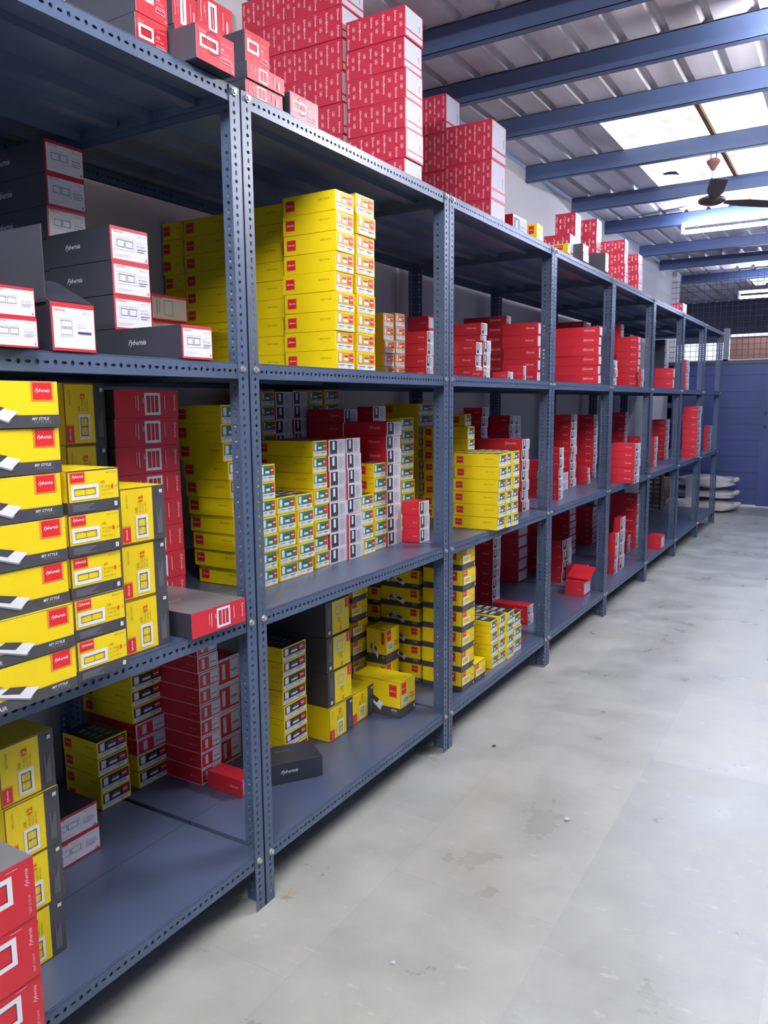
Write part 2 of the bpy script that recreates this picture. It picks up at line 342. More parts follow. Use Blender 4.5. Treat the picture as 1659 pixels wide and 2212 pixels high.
            l.R(0.62, 0.05, 0.70, 0.06, PNK); l.R(0.80, 0.93, 0.88, 0.94, PNK)
        if ty == 'ra_h' and det:
            for i in range(24):
                t0 = 2 * math.pi * i / 24; t1 = t0 + 2 * math.pi / 24 * 1.05
                if det == 2:
                    rr = 0.33; a = h / Ly
                    l.layer -= 1 if i else 0
                    l.Q([(0.42 + rr * a * math.cos(t0), 0.62 + rr * math.sin(t0)), (0.42 + rr * a * math.cos(t1), 0.62 + rr * math.sin(t1)), (0.42 + (rr - 0.022) * a * math.cos(t1), 0.62 + (rr - 0.022) * math.sin(t1)), (0.42 + (rr - 0.022) * a * math.cos(t0), 0.62 + (rr - 0.022) * math.sin(t0))], INK)
            if det == 2: l.T('06', 0.36, 0.5, 0.16, INK, shear=0.3)
    elif ty in ('ra_v', 'ra_v3'):
        l = F(label, 'F'); l.R(0, 0, 1, 1, RED)
        n = 3 if ty == 'ra_v3' else 2; u0, u1 = (0.45, 0.70) if ty == 'ra_v3' else (0.30, 0.54)
        l.FR(u0, 0.10, u1, 0.90, 0.10, WHT); tu = 0.10 * h / Ly
        l.FR(u0 + tu, 0.2, u1 - tu, 0.8, 0.02, INK)
        for i in range(1, n): x = u0 + tu + (u1 - u0 - 2 * tu) * i / n; l.R(x - 0.006, 0.2, x + 0.006, 0.8, WHT)
        l.T('AIR', 0.41 if n == 3 else 0.16, 0.72, 0.05, PNK, -90, wmax=0.2) ; l.R(0.34 if n == 3 else 0.08, 0.25, 0.355 if n == 3 else 0.1, 0.8, PNK); l.R(0.30 if n == 3 else 0.2, 0.35, 0.31 if n == 3 else 0.21, 0.8, PNK)
        l.R(0.76 if n == 3 else 0.70, 0.3, 0.772 if n == 3 else 0.72, 0.82, PNK); logo(l, 0.90, 0.85, 0.6, PNK, -90) if n == 3 else l.R(0.8, 0.15, 0.86, 0.6, PNK)
        if n == 3:
            s = F(body, 'T'); logo(s, 0.2, 0.45, 0.3, LGR)
    elif ty in ('wa', 'wa_v', 'wa_b'):
        g = BEI if ty == 'wa_b' else WHT
        l = F(label, 'F'); l.R(0, 0, 1, 1, RED); l.R(0.04, 0.06, 0.985, 0.90, g)
        logo(l, 0.08, 0.80, 0.24, PRED); l.T(PW, 0.72, 0.79, 0.04, MGR, wmax=0.22)
        if ty == 'wa':
            l.FR(0.12, 0.34, 0.62, 0.70, 0.012, LGR); l.FR(0.16, 0.42, 0.36, 0.64, 0.02, MGR); l.FR(0.38, 0.42, 0.58, 0.64, 0.02, MGR)
            l.T('ARROW', 0.68, 0.60, 0.05, LGR, wmax=0.22); l.T('W 70008', 0.68, 0.50, 0.05, INK, wmax=0.22); l.R(0.68, 0.43, 0.94, 0.45, MGR); l.R(0.68, 0.36, 0.88, 0.38, MGR); l.R(0.08, 0.2, 0.5, 0.21, LGR); l.R(0.08, 0.15, 0.42, 0.16, LGR); l.R(0.9, 0.1, 0.94, 0.17, MGR)
        elif ty == 'wa_v':
            l.FR(0.16, 0.30, 0.50, 0.68, 0.008, LGR); l.FR(0.20, 0.50, 0.46, 0.64, 0.01, MGR); l.FR(0.20, 0.34, 0.46, 0.48, 0.01, MGR)
            l.T('ARROW', 0.58, 0.56, 0.035, LGR, wmax=0.24); l.T('W 70012', 0.58, 0.49, 0.03, INK, wmax=0.2); l.R(0.58, 0.38, 0.9, 0.42, mat('print_navy', (0.02, 0.04, 0.16, 1), 0.5)); l.R(0.08, 0.08, 0.6, 0.09, LGR)
        else:
            l.FR(0.35, 0.2, 0.6, 0.8, 0.03, MGR); l.R(0.15, 0.2, 0.18, 0.8, MGR); l.R(0.22, 0.3, 0.24, 0.8, MGR)
        s = F(body, 'S'); logo(s, 0.30, 0.42, 0.24, LGR)
    elif ty == 'wr':
        s = F(body, 'S')
        nu = max(3, int(Lx / 0.024)); nv = max(2, int(h / 0.05))
        for i in range(nu):
            for j in range(nv):
                u = i / nu + 0.02; v = (j + (0.5 if i % 4 in (1, 2) else 0.08)) / nv
                if u > 0.94 or v + 0.75 / nv > 1.0: v = max(0.02, v - 0.45 / nv)
                s.layer = 0
                if i % 2 == 0: s.T(LOGO if det else 'Fy', u, v + 0.74 / nv, 0.013 / Lx, PNK, -90, 0.4, 0.03, 0.74 / nv)
                else: s.T('LED' if det else 'I', u, v + 0.45 / nv, 0.011 / Lx, PNK, -90, 0, 0.03, 0.34 / nv)
        l = F(label, 'F'); l.R(0, 0, 1, 1, RED); l.R(0.04, 0.30, 0.96, 0.98, LGR); l.R(0.04, 0.06, 0.96, 0.24, LGR); l.R(0.78, 0.42, 0.82, 0.66, MGR)
    elif ty == 'rw':
        s = F(body, 'S'); logo(s, 0.60, 0.42, 0.26, PNK); lab_rw(F(label, 'F'))
    elif ty == 'rl':
        s = F(body, 'S'); s.R(0, 0.0, 1, 0.05, PNK); s.T(PW, 0.72, 0.45, 0.08, PNK, wmax=0.2)
        l = F(label, 'F'); l.R(0, 0, 1, 1, LGR); l.R(0.04, 0.08, 0.96, 0.90, RED); l.R(0.55, 0.16, 0.94, 0.88, LGR); l.R(0.20, 0.22, 0.34, 0.80, LGR); l.R(0.60, 0.42, 0.88, 0.50, MGR)
    elif ty == 'rp':
        s = F(body, 'S'); logo(s, 0.66, 0.42, 0.24, PNK); l = F(label, 'F'); l.R(0.1, 0.1, 0.9, 0.9, LGR)
    elif ty == 'dk':
        l = F(label, 'F'); logo(l, 0.38, 0.42, 0.25, WHT); t = F(body, 'T'); logo(t, 0.4, 0.6, 0.22, MGR)
    elif ty == 'dkw':
        l = F(label, 'F'); l.R(0.06, 0.05, 0.94, 0.95, WHT); l.R(0.2, 0.6, 0.8, 0.66, MGR)
    elif ty == 'ysm':
        p = F(patchm, 'S'); patch(p, 0.2, 0.4, 0.7, 0.85); l = F(label, 'F'); l.R(0.1, 0.1, 0.9, 0.5, WHT)

BODY = dict(yw=(YEL, {}), yg=(YEL, {'t': BLK}), yb=(YEL, {'t': BLK}), ms=(YEL, {'b': DGR}), mss=(YEL, {'b': DGR}), a8=(YEL, {'b': DGR}), a4=(YEL, {'b': DGR}),
            a12=(YEL, {'N': DGR, 't': YEL}), a12g=(DGR, {}), ra_h=(BLK, {'F': RED}), ra_v=(BLK, {'F': RED}), ra_v3=(BLK, {'F': RED}), ra_hh=(DGR, {'F': RED}),
            wa=(BLK, {'F': RED}), wa_v=(BLK, {'F': RED}), wa_b=(BLK, {'F': RED}), wr=(WRED, {'t': LGR}), rw=(RED, {}), rl=(RED, {}), rp=(RED, {}), dk=(BLK, {}), dkw=(DGR, {}), ysm=(YEL, {}))
BODY['or'] = (BEI, {'S': MUS})
M_RAVT = mat('carton_grey_top', (0.17, 0.17, 0.18, 1), 0.32, var=0.1)
BODY['ra_v3'] = (BLK, {'F': RED, 't': M_RAVT}); BODY['ra_hh'] = (DGR, {'F': RED, 't': M_RAVT})

BOXES = [
 ('T0a', 'ra_h', 2.285, 0.03, 1.455, 0.34, 0.133, 0.079, 1, 0, (0, 0), 'red carton with white plate outline', 'overhanging rack top edge, pen circle around its plate'),
 ('T0b', 'ra_h', 2.285, -0.06, 1.357, 0.34, 0.097, 0.0845, 2, 0, (0, 0), 'red carton with white plate outline', 'far left of nearest rack top'),
 ('T0c', 'ra_v', 2.285, -0.37, 1.785, 0.3, 0.103, 0.0992, 4, 0, (0, 0), 'red carton with upright plate outline', 'behind, beside the circled carton, rack top'),
 ('T0d', 'ra_v', 2.285, -0.37, 1.89, 0.3, 0.155, 0.1068, 4, 0, (0, 0), 'red carton with upright plate outline', 'rear right, behind circled carton, rack top'),
 ('T1a', 'ra_h', 2.285, -0.2, 1.901, 0.14, 0.11, 0.0953, 3, 0, (0, 0), 'red carton with white plate outline', 'behind two others, rack top, first post'),
 ('T1b', 'ra_v', 2.285, -0.02, 1.691, 0.17, 0.155, 0.0435, 2, 0, (0, 0), 'red carton with upright plate outline', 'just right of first post, rack top'),
 ('T1d', 'ra_h', 2.285, -0.03, 1.889, 0.17, 0.137, 0.076, 1, 0, (0, 0), 'red carton with white plate outline', 'beside tall patterned stack, pen circle, rack top'),
 ('T1f', 'wr', 2.285, -0.1, 2.679, 0.261, 0.139, 0.106, 6, 0, (0, 0), 'red patterned carton, white end', 'front right stack, second bay rack top'),
 ('T1e', 'wr', 2.285, -0.37, 2.663, 0.236, 0.163, 0.1163, 7, 0, (0, 0), 'red patterned carton, white end', 'middle stack, second bay rack top'),
 ('T1g', 'wr', 2.285, -0.61, 2.669, 0.255, 0.12, 0.1181, 7, 0, (0, 0), 'red patterned carton, white end', 'rearmost left stack, second bay rack top'),
 ('T2b', 'wr', 2.285, -0.2, 3.711, 0.251, 0.186, 0.187, 3, 0, (0, 0), 'red patterned carton, white end', 'front stack, third bay rack top'),
 ('T2a', 'wr', 2.285, -0.46, 3.733, 0.219, 0.167, 0.1837, 4, 0, (0, 0), 'red patterned carton, white end', 'rear stack, third bay rack top'),
 ('T3a', 'rw', 2.285, -0.3, 4.255, 0.091, 0.215, 0.236, 1, 0, (0, 0), 'red carton, white end label', 'alone before yellow carton, rack top'),
 ('T3b', 'ysm', 2.285, -0.02, 3.88, 0.054, 0.089, 0.08, 1, 0, (0, 0), 'small yellow carton', 'alone on rack top, wall behind it'),
 ('T3c', 'wr', 2.285, -0.25, 5.214, 0.135, 0.121, 0.1417, 3, 0, (0, 0), 'red patterned carton, white end', 'rear pair behind yellow carton, rack top'),
 ('T3c2', 'wr', 2.285, -0.06, 4.526, 0.155, 0.139, 0.148, 1, 0, (0, 0), 'red patterned carton, white end', 'low one before rear pair, rack top'),
 ('T3d', 'wr', 2.285, -0.25, 5.7, 0.113, 0.124, 0.119, 4, 0, (0, 0), 'red patterned carton, white end', 'narrow stack behind grey cartons, rack top'),
 ('T3e', 'ysm', 2.285, -0.0, 4.313, 0.097, 0.041, 0.053, 1, 0, (0, 0), 'small yellow carton', 'before grey cartons, rack top'),
 ('T3f', 'dkw', 2.285, -0.0, 4.589, 0.074, 0.119, 0.049, 2, 0, (0, 0), 'dark grey carton, white end', 'beside yellow carton, rack top'),
 ('T3g', 'dkw', 2.285, -0.0, 5.054, 0.106, 0.075, 0.119, 1, 0, (0, 0), 'dark grey carton, white end', 'largest one, before red stack, rack top'),
 ('T3h', 'wr', 2.285, -0.08, 5.839, 0.202, 0.093, 0.0847, 4, 0, (0, 0), 'red patterned carton, white end', 'wide stack right of grey carton, rack top'),
 ('T3i', 'wr', 2.285, -0.05, 6.121, 0.074, 0.133, 0.07, 4, 0, (0, 0), 'red patterned carton, white end', 'last tall stack, rack top'),
 ('T3j', 'wr', 2.285, -0.02, 7.718, 0.102, 0.2, 0.087, 1, 0, (0, 0), 'red patterned carton, white end', 'alone near far end, rack top'),
 ('U0a', 'wa', 1.587, -0.56, 1.46, 0.34, 0.128, 0.089, 7, 0, (0, 0), 'black carton with white end', 'tall rear stack, nearest upper shelf'),
 ('U0b', 'wa', 1.587, -0.28, 1.437, 0.26, 0.128, 0.0888, 4, 0, (0, 0), 'black carton with white end', 'middle stack, nearest upper shelf'),
 ('U0c', 'wa_v', 1.587, 0.0, 1.037, 0.3, 0.108, 0.099, 1, 0, (0, 0), 'black carton, white end', 'standing open with raised flap, nearest upper shelf'),
 ('U0d', 'wa', 1.587, 0.0, 1.397, 0.268, 0.105, 0.082, 1, 0, (0, 0), 'black carton with white end', 'lying front right, nearest upper shelf'),
 ('U0e', 'wa', 1.587, 0.02, 0.893, 0.3, 0.098, 0.058, 2, 0, (0, 0), 'black carton with white end', 'left edge stack, nearest upper shelf'),
 ('U0g', 'wa_b', 1.587, -0.55, 1.812, 0.3, 0.158, 0.0817, 3, 0, (0, 0), 'beige-ended carton', 'rear stack, nearest upper shelf'),
 ('U1a', 'yw', 1.587, -0.06, 2.148, 0.213, 0.106, 0.0631, 9, 0, (0, 0), 'yellow carton with mustard end label', 'front left column, second bay'),
 ('U1b', 'yw', 1.587, -0.08, 2.302, 0.25, 0.119, 0.0658, 9, 0, (0, 0), 'yellow carton with mustard end label', 'front right column, second bay'),
 ('U1c', 'yw', 1.587, -0.36, 2.253, 0.238, 0.105, 0.065, 9, 0, (0, 0), 'yellow carton with mustard end label', 'shaded column behind front left, second bay'),
 ('U1d', 'yw', 1.587, -0.602, 2.253, 0.232, 0.105, 0.065, 9, 0, (0, 0), 'yellow carton with mustard end label', 'rearmost column, seen left of first post'),
 ('U1e', 'yw', 1.587, -0.838, 2.25, 0.105, 0.105, 0.065, 9, 0, (0, 0), 'yellow carton with mustard end label', 'shaded far left column before the wall'),
 ('U1f', 'or', 1.587, -0.5, 3.18, 0.2, 0.094, 0.0616, 5, 0, (0, 0), 'carton with orange label', 'rear left column, upper shelf'),
 ('U1g', 'or', 1.587, -0.5, 3.283, 0.2, 0.089, 0.0632, 5, 0, (0, 0), 'carton with orange label', 'rear right column, upper shelf'),
 ('U1h', 'rw', 1.587, -0.3, 3.225, 0.115, 0.064, 0.054, 4, 0, (0, 0), 'red carton, white end label', 'second post stack, upper shelf'),
 ('U1i', 'rp', 1.587, -0.5, 3.622, 0.122, 0.1, 0.0666, 5, 0, (0, 0), 'plain red carton', 'rear stack by second post, upper shelf'),
 ('U2a', 'rw', 1.587, -0.12, 3.375, 0.163, 0.066, 0.0557, 3, 0, (0, 0), 'red carton, white end label', 'front left column, third bay upper shelf'),
 ('U2b', 'rw', 1.587, -0.14, 3.504, 0.2, 0.086, 0.0617, 3, 0, (0, 0), 'red carton, white end label', 'front second column, third bay upper shelf'),
 ('U2c', 'rw', 1.587, -0.3, 3.836, 0.215, 0.075, 0.0608, 5, 0, (0, 0), 'red carton, white end label', 'higher stack behind front columns, third bay upper'),
 ('U2d', 'rw', 1.587, -0.45, 4.545, 0.288, 0.067, 0.0589, 7, 0, (0, 0), 'red carton, white end label', 'rear wide stack, third bay upper shelf'),
 ('U2e', 'rp', 1.587, -0.2, 4.411, 0.215, 0.12, 0.0696, 5, 0, (0, 0), 'plain red carton', 'big stack before third post, upper shelf'),
 ('U2f', 'rw', 1.587, -0.08, 3.374, 0.141, 0.06, 0.037, 1, 0, (0, 0), 'red carton, white end label', 'low front left, third bay upper shelf'),
 ('U2g', 'rw', 1.587, -0.08, 3.668, 0.083, 0.069, 0.04, 1, 0, (0, 0), 'red carton, white end label', 'low front middle, third bay upper shelf'),
 ('U2h', 'rw', 1.587, -0.06, 3.824, 0.088, 0.042, 0.073, 1, 0, (0, 0), 'red carton, white end label', 'low front right, third bay upper shelf'),
 ('U3a', 'rp', 1.587, -0.02, 5.025, 0.293, 0.07, 0.0605, 6, 0, (0, 0), 'plain red carton', 'bright front stack, fourth bay upper shelf'),
 ('U3b', 'rw', 1.587, -0.45, 6.125, 0.231, 0.086, 0.0569, 9, 0, (0, 0), 'red carton, white end label', 'rear stack, fourth bay upper shelf'),
 ('U4a', 'rp', 1.587, -0.08, 6.324, 0.168, 0.082, 0.0559, 7, 0, (0, 0), 'plain red carton', 'tall stack, fifth bay upper shelf'),
 ('U4b', 'rw', 1.587, -0.3, 6.654, 0.065, 0.09, 0.0582, 9, 0, (0, 0), 'red carton, white end label', 'rear stack, fifth bay upper shelf'),
 ('U4c', 'rw', 1.587, -0.04, 6.28, 0.021, 0.093, 0.046, 3, 0, (0, 0), 'red carton, white end label', 'small stack by post, fifth bay upper'),
 ('U4d', 'rw', 1.587, -0.0, 5.34, 0.028, 0.083, 0.0547, 3, 0, (0, 0), 'red carton, white end label', 'left edge, fifth bay upper shelf'),
 ('U5a', 'rp', 1.587, -0.03, 7.465, 0.162, 0.082, 0.0935, 2, 0, (0, 0), 'plain red carton', 'pair, sixth bay upper shelf'),
 ('U5b', 'dkw', 1.587, -0.4, 8.88, 0.106, 0.096, 0.1373, 4, 0, (0, 0), 'dark grey carton, white end', 'shaded rear stack, sixth bay upper shelf'),
 ('U6a', 'rw', 1.587, -0.03, 8.076, 0.038, 0.171, 0.0572, 5, 0, (0, 0), 'red carton, white end label', 'narrow stack, seventh bay upper shelf'),
 ('M0a', 'ms', 0.89, 0.045, 0.665, 0.3, 0.345, 0.0905, 7, 0, (0, 0), 'large yellow carton picturing grey switches', 'leftmost front stack, nearest middle shelf'),
 ('M0b', 'a8', 0.89, 0.03, 1.022, 0.3, 0.135, 0.0903, 5, 0, (0, 0), 'yellow grey carton marked 8', 'middle front stack, nearest middle shelf'),
 ('M0c', 'a12', 0.89, -0.015, 1.195, 0.27, 0.135, 0.132, 3, 0, (0, 0), 'yellow grey carton marked 12', 'right front stack, nearest middle shelf'),
 ('M0d', 'a12', 0.89, -0.32, 1.292, 0.3, 0.13, 0.1612, 4, 0, (0, 0), 'yellow grey carton marked 12', 'rear stack, nearest middle shelf'),
 ('M0e', 'ra_v3', 0.89, -0.3, 1.43, 0.3, 0.238, 0.0785, 8, 0, (0, 0), 'red carton with three-slot plate', 'tall rear stack, nearest middle shelf'),
 ('M0f', 'ra_v3', 0.89, 0.019, 1.368, 0.29, 0.204, 0.0659, 1, 0, (0, 0), 'red carton with three-slot plate', 'lying by first post, grey lid, middle shelf'),
 ('M0g', 'yg', 0.89, -0.25, 1.862, 0.19, 0.1, 0.0585, 10, 0, (0, -0.085), 'yellow carton, green end label', 'leaning stack left of first post, middle'),
 ('M1a', 'yg', 0.89, -0.183, 1.891, 0.065, 0.075, 0.0566, 7, 0, (0, 0), 'yellow carton, green end label', 'first front column, second bay middle'),
 ('M1b', 'yg', 0.89, -0.193, 1.983, 0.25, 0.098, 0.0563, 5, 0, (0, 0), 'yellow carton, green end label', 'second front column, second bay middle'),
 ('M1c', 'yg', 0.89, -0.19, 2.083, 0.25, 0.09, 0.0563, 5, 0, (0, 0), 'yellow carton, green end label', 'third front column, second bay middle'),
 ('M1d', 'yg', 0.89, -0.21, 2.206, 0.253, 0.088, 0.0571, 8, 0, (0, 0), 'yellow carton, green end label', 'tall fourth front column, second bay middle'),
 ('M1e', 'rw', 0.89, -0.206, 2.295, 0.25, 0.118, 0.0571, 8, 0, (0, 0), 'red carton, white end label', 'first front column, second bay middle'),
 ('M1f', 'rw', 0.89, -0.2, 2.407, 0.25, 0.096, 0.0572, 8, 0, (0, 0), 'red carton, white end label', 'second front column, second bay middle'),
 ('M1g', 'yg', 0.89, -0.2, 2.505, 0.25, 0.087, 0.0585, 4, 0, (0, 0), 'yellow carton, green end label', 'fifth front column, second bay middle'),
 ('M1h', 'yg', 0.89, -0.209, 2.609, 0.073, 0.093, 0.0584, 6, 0, (0, 0), 'yellow carton, green end label', 'sixth front column, second bay middle'),
 ('M1i', 'rw', 0.89, -0.215, 2.718, 0.213, 0.117, 0.0568, 9, 0, (0, 0), 'red carton, white end label', 'tall third column, second bay middle'),
 ('M1j', 'rw', 0.89, -0.134, 2.846, 0.084, 0.088, 0.0581, 3, 0, (0, 0), 'red carton, white end label', 'short bright front stack, second bay middle'),
 ('M1k', 'yg', 0.89, -0.62, 2.42, 0.16, 0.087, 0.0579, 11, 0, (0, 0), 'yellow carton, green end label', 'rear first column, second bay middle'),
 ('M1l', 'rw', 0.89, -0.62, 2.51, 0.16, 0.115, 0.0579, 11, 0, (0, 0), 'red carton, white end label', 'rear first column, second bay middle'),
 ('M1m', 'rw', 0.89, -0.62, 2.632, 0.16, 0.107, 0.0582, 11, 0, (0, 0), 'red carton, white end label', 'rear second column, second bay middle'),
 ('M1n', 'yg', 0.89, -0.62, 2.746, 0.16, 0.106, 0.0585, 11, 0, (0, 0), 'yellow carton, green end label', 'rear second column, second bay middle'),
 ('M1o', 'yg', 0.89, -0.62, 2.859, 0.16, 0.113, 0.0588, 11, 0, (0, 0), 'yellow carton, green end label', 'rear third column, second bay middle'),
 ('M1p', 'rw', 0.89, -0.42, 2.711, 0.18, 0.103, 0.0562, 10, 0, (0, 0), 'red carton, white end label', 'rear third column, second bay middle'),
 ('M1q', 'rw', 0.89, -0.42, 2.941, 0.083, 0.107, 0.0573, 10, 0, (0, 0), 'red carton, white end label', 'rear fourth column, second bay middle'),
 ('M1r', 'yg', 0.89, -0.36, 3.082, 0.25, 0.126, 0.0578, 9, 0, (0, 0), 'yellow carton, green end label', 'rear fourth column, second bay middle'),
 ('M1s', 'yg', 0.89, -0.5, 3.51, 0.2, 0.163, 0.0584, 10, 0, (0, 0), 'yellow carton, green end label', 'rear by second post, middle shelf'),
 ('B0a', 'a12', 0.175, -0.14, 0.935, 0.3, 0.14, 0.14, 4, 0, (0, 0), 'yellow grey carton marked 12', 'left front stack, nearest bottom shelf'),
 ('B0c', 'wa', 0.175, -0.43, 1.24, 0.3, 0.165, 0.075, 2, 0, (0, 0), 'black carton with white end', 'low pair, nearest bottom shelf'),
 ('B0d', 'yb', 0.175, -0.6, 1.545, 0.17, 0.121, 0.0576, 4, 0, (0, 0), 'yellow carton, black end label', 'leaning front stack, nearest bottom shelf'),
 ('B0e', 'yb', 0.175, -0.612, 1.711, 0.25, 0.14, 0.057, 2, 0, (0, 0), 'yellow carton, black end label', 'mixed rear stack, nearest bottom shelf'),
 ('B0e2', 'rl', 0.289, -0.612, 1.711, 0.25, 0.135, 0.057, 2, 0, (0, 0), 'red carton, white-edged end', 'mixed rear stack, nearest bottom shelf'),
 ('B0e3', 'yb', 0.403, -0.62, 1.705, 0.25, 0.14, 0.057, 3, 0, (0, 0), 'yellow carton, black end label', 'upper part of mixed rear stack, bottom shelf'),
 ('B0f', 'rl', 0.175, -0.436, 1.836, 0.191, 0.099, 0.057, 9, 0, (0, 0), 'red carton, white-edged end', 'tall stack, bottom shelf by first post'),
 ('B0g', 'rl', 0.175, -0.475, 1.965, 0.2, 0.12, 0.1, 4, 0, (0, 0), 'red carton, white-edged end', 'rear stack, bottom shelf by first post'),
 ('B0h', 'rp', 0.175, -0.262, 1.84, 0.155, 0.07, 0.06, 1, 0, (0, 0), 'plain red carton', 'lying flat, bottom shelf by first post'),
 ('F0a', 'ra_hh', 0.0, 0.11, 0.55, 0.1, 0.29, 0.1245, 5, 0, (0, 0), 'big red carton with plate outline', 'on the floor at lower left'),
 ('B1a', 'yb', 0.175, -0.295, 2.11, 0.165, 0.141, 0.0542, 8, 0, (0, 0), 'yellow carton, black end label', 'left stack, second bay bottom shelf'),
 ('B1b', 'dk', 0.175, -0.264, 1.903, 0.14, 0.25, 0.075, 1, -35, (0, 0), 'black carton with script logo', 'lying askew, second bay bottom shelf'),
 ('B1c', 'a12g', 0.313, -0.259, 2.337, 0.3, 0.163, 0.138, 3, 0, (0, 0), 'grey carton with yellow end', 'stack, second bay bottom shelf'),
 ('B1k', 'a12', 0.175, -0.255, 2.337, 0.3, 0.163, 0.136, 1, 0, (0, 0), 'yellow grey carton marked 12', 'yellow-sided, under the grey stack, second bay'),
 ('B1d', 'a8', 0.175, -0.42, 2.754, 0.2, 0.132, 0.0875, 6, 0, (0, 0), 'yellow grey carton marked 8', 'rear stack, second bay bottom shelf'),
 ('B1e', 'a12', 0.175, -0.266, 2.513, 0.15, 0.164, 0.1314, 1, 0, (0, 0), 'yellow grey carton marked 12', 'single low one, second bay bottom shelf'),
 ('B1f', 'mss', 0.175, -0.133, 2.676, 0.238, 0.127, 0.1521, 1, 0, (0, 0), 'yellow carton with dark grey base', 'large front one, second bay bottom shelf'),
 ('B1g', 'mss', 0.175, -0.305, 2.843, 0.1, 0.12, 0.1556, 2, 0, (0, 0), 'yellow carton with dark grey base', 'pair behind large one, second bay bottom'),
 ('B1h', 'mss', 0.175, -0.26, 3.083, 0.21, 0.13, 0.0895, 7, 0, (0, 0), 'yellow carton with dark grey base', 'rear middle column, second bay bottom'),
 ('B1i', 'mss', 0.175, -0.475, 3.083, 0.21, 0.13, 0.0868, 7, 0, (0, 0), 'yellow carton with dark grey base', 'rear left column, second bay bottom'),
 ('B1j', 'mss', 0.175, -0.3, 3.439, 0.147, 0.13, 0.0811, 7, 0, (0, 0), 'yellow carton with dark grey base', 'rear right column, second bay bottom'),
 ('M2a', 'yg', 0.89, 0.032, 3.296, 0.226, 0.088, 0.0586, 6, 0, (0, 0), 'yellow carton, green end label', 'front left column, third bay middle'),
 ('M2b', 'yg', 0.89, 0.03, 3.393, 0.25, 0.071, 0.059, 6, 0, (0, 0), 'yellow carton, green end label', 'front second column, third bay middle'),
 ('M2c', 'yg', 0.89, 0.037, 3.453, 0.25, 0.083, 0.0596, 6, 0, (0, 0), 'yellow carton, green end label', 'front third column, third bay middle'),
 ('M2d', 'rw', 0.89, -0.105, 3.945, 0.257, 0.106, 0.0556, 7, 0, (0, 0), 'red carton, white end label', 'front stack, third bay middle shelf'),
 ('M2e', 'yg', 0.89, -0.3, 3.644, 0.069, 0.079, 0.0587, 9, 0, (0, 0), 'yellow carton, green end label', 'rear left column, third bay middle'),
 ('M2f', 'yg', 0.89, -0.22, 3.509, 0.25, 0.082, 0.0586, 8, 0, (0, 0), 'yellow carton, green end label', 'rear second column, third bay middle'),
 ('M2g', 'rw', 0.89, -0.45, 4.185, 0.118, 0.096, 0.0557, 10, 0, (0, 0), 'red carton, white end label', 'rear left stack, third bay middle'),
 ('M2h', 'rw', 0.89, -0.4, 4.494, 0.134, 0.099, 0.0562, 9, 0, (0, 0), 'red carton, white end label', 'rear middle stack, third bay middle'),
 ('M2i', 'rw', 0.89, -0.4, 4.593, 0.25, 0.094, 0.0558, 9, 0, (0, 0), 'red carton, white end label', 'rear right stack, third bay middle'),
 ('M2j', 'rp', 0.89, -0.25, 4.575, 0.057, 0.1, 0.0578, 4, 0, (0, 0), 'plain red carton', 'stack by third post, middle shelf'),
 ('M3b', 'rw', 0.89, -0.234, 4.897, 0.047, 0.249, 0.0592, 2, 0, (0, 0), 'red carton, white end label', 'wide low pair, fourth bay middle shelf'),
 ('M3b2', 'rw', 0.89, -0.1, 4.545, 0.082, 0.082, 0.0624, 5, 0, (0, 0), 'red carton, white end label', 'left stack, fourth bay middle shelf'),
 ('M3c', 'rw', 0.89, -0.261, 5.261, 0.133, 0.135, 0.0555, 9, 0, (0, 0), 'red carton, white end label', 'middle stack, fourth bay middle shelf'),
 ('M3d', 'rw', 0.89, -0.3, 5.945, 0.156, 0.102, 0.0542, 9, 0, (0, 0), 'red carton, white end label', 'right rear stack, fourth bay middle shelf'),
 ('M3e', 'rw', 0.89, -0.224, 5.549, 0.078, 0.065, 0.0553, 2, 0, (0, 0), 'red carton, white end label', 'small pair, fourth bay middle shelf'),
 ('M4a', 'rw', 0.89, 0.071, 5.712, 0.179, 0.157, 0.0569, 5, 0, (0, 0), 'red carton, white end label', 'bright front stack, fifth bay middle shelf'),
 ('M4b', 'rw', 0.89, -0.4, 7.289, 0.131, 0.102, 0.061, 8, 0, (0, 0), 'red carton, white end label', 'rear left stack, fifth bay middle shelf'),
 ('M4c', 'rw', 0.89, -0.3, 7.445, 0.119, 0.091, 0.0526, 5, 0, (0, 0), 'red carton, white end label', 'rear right stack, fifth bay middle shelf'),
 ('M5a', 'rw', 0.89, -0.127, 7.25, 0.045, 0.131, 0.0539, 5, 0, (0, 0), 'red carton, white end label', 'left stack, sixth bay middle shelf'),
 ('M5b', 'rw', 0.89, -0.232, 8.244, 0.137, 0.2, 0.0572, 7, 0, (0, 0), 'red carton, white end label', 'right stack, sixth bay middle shelf'),
 ('M6a', 'rw', 0.89, 0.009, 8.617, 0.149, 0.212, 0.0758, 7, 0, (0, 0), 'red carton, white end label', 'bright leaning stack, seventh bay middle shelf'),
 ('M7a', 'rw', 0.89, -0.084, 9.98, 0.052, 0.245, 0.0973, 3, 0, (0, 0), 'red carton, white end label', 'short stack, last bay middle shelf'),
 ('B2a', 'a4', 0.175, -0.039, 3.07, 0.2, 0.136, 0.0937, 7, 0, (0, 0), 'small yellow carton, grey base', 'tall left stack, third bay bottom'),
 ('B2b', 'a4', 0.175, -0.037, 3.21, 0.12, 0.12, 0.0899, 1, 0, (0, 0), 'small yellow carton, grey base', 'single, beside tall stack, third bay bottom'),
 ('B2c', 'yg', 0.175, -0.049, 3.42, 0.25, 0.086, 0.0601, 4, 0, (0, 0), 'yellow carton, green end label', 'first front column, third bay bottom'),
 ('B2d', 'yg', 0.175, -0.045, 3.509, 0.25, 0.084, 0.062, 4, 0, (0, 0), 'yellow carton, green end label', 'second front column, third bay bottom'),
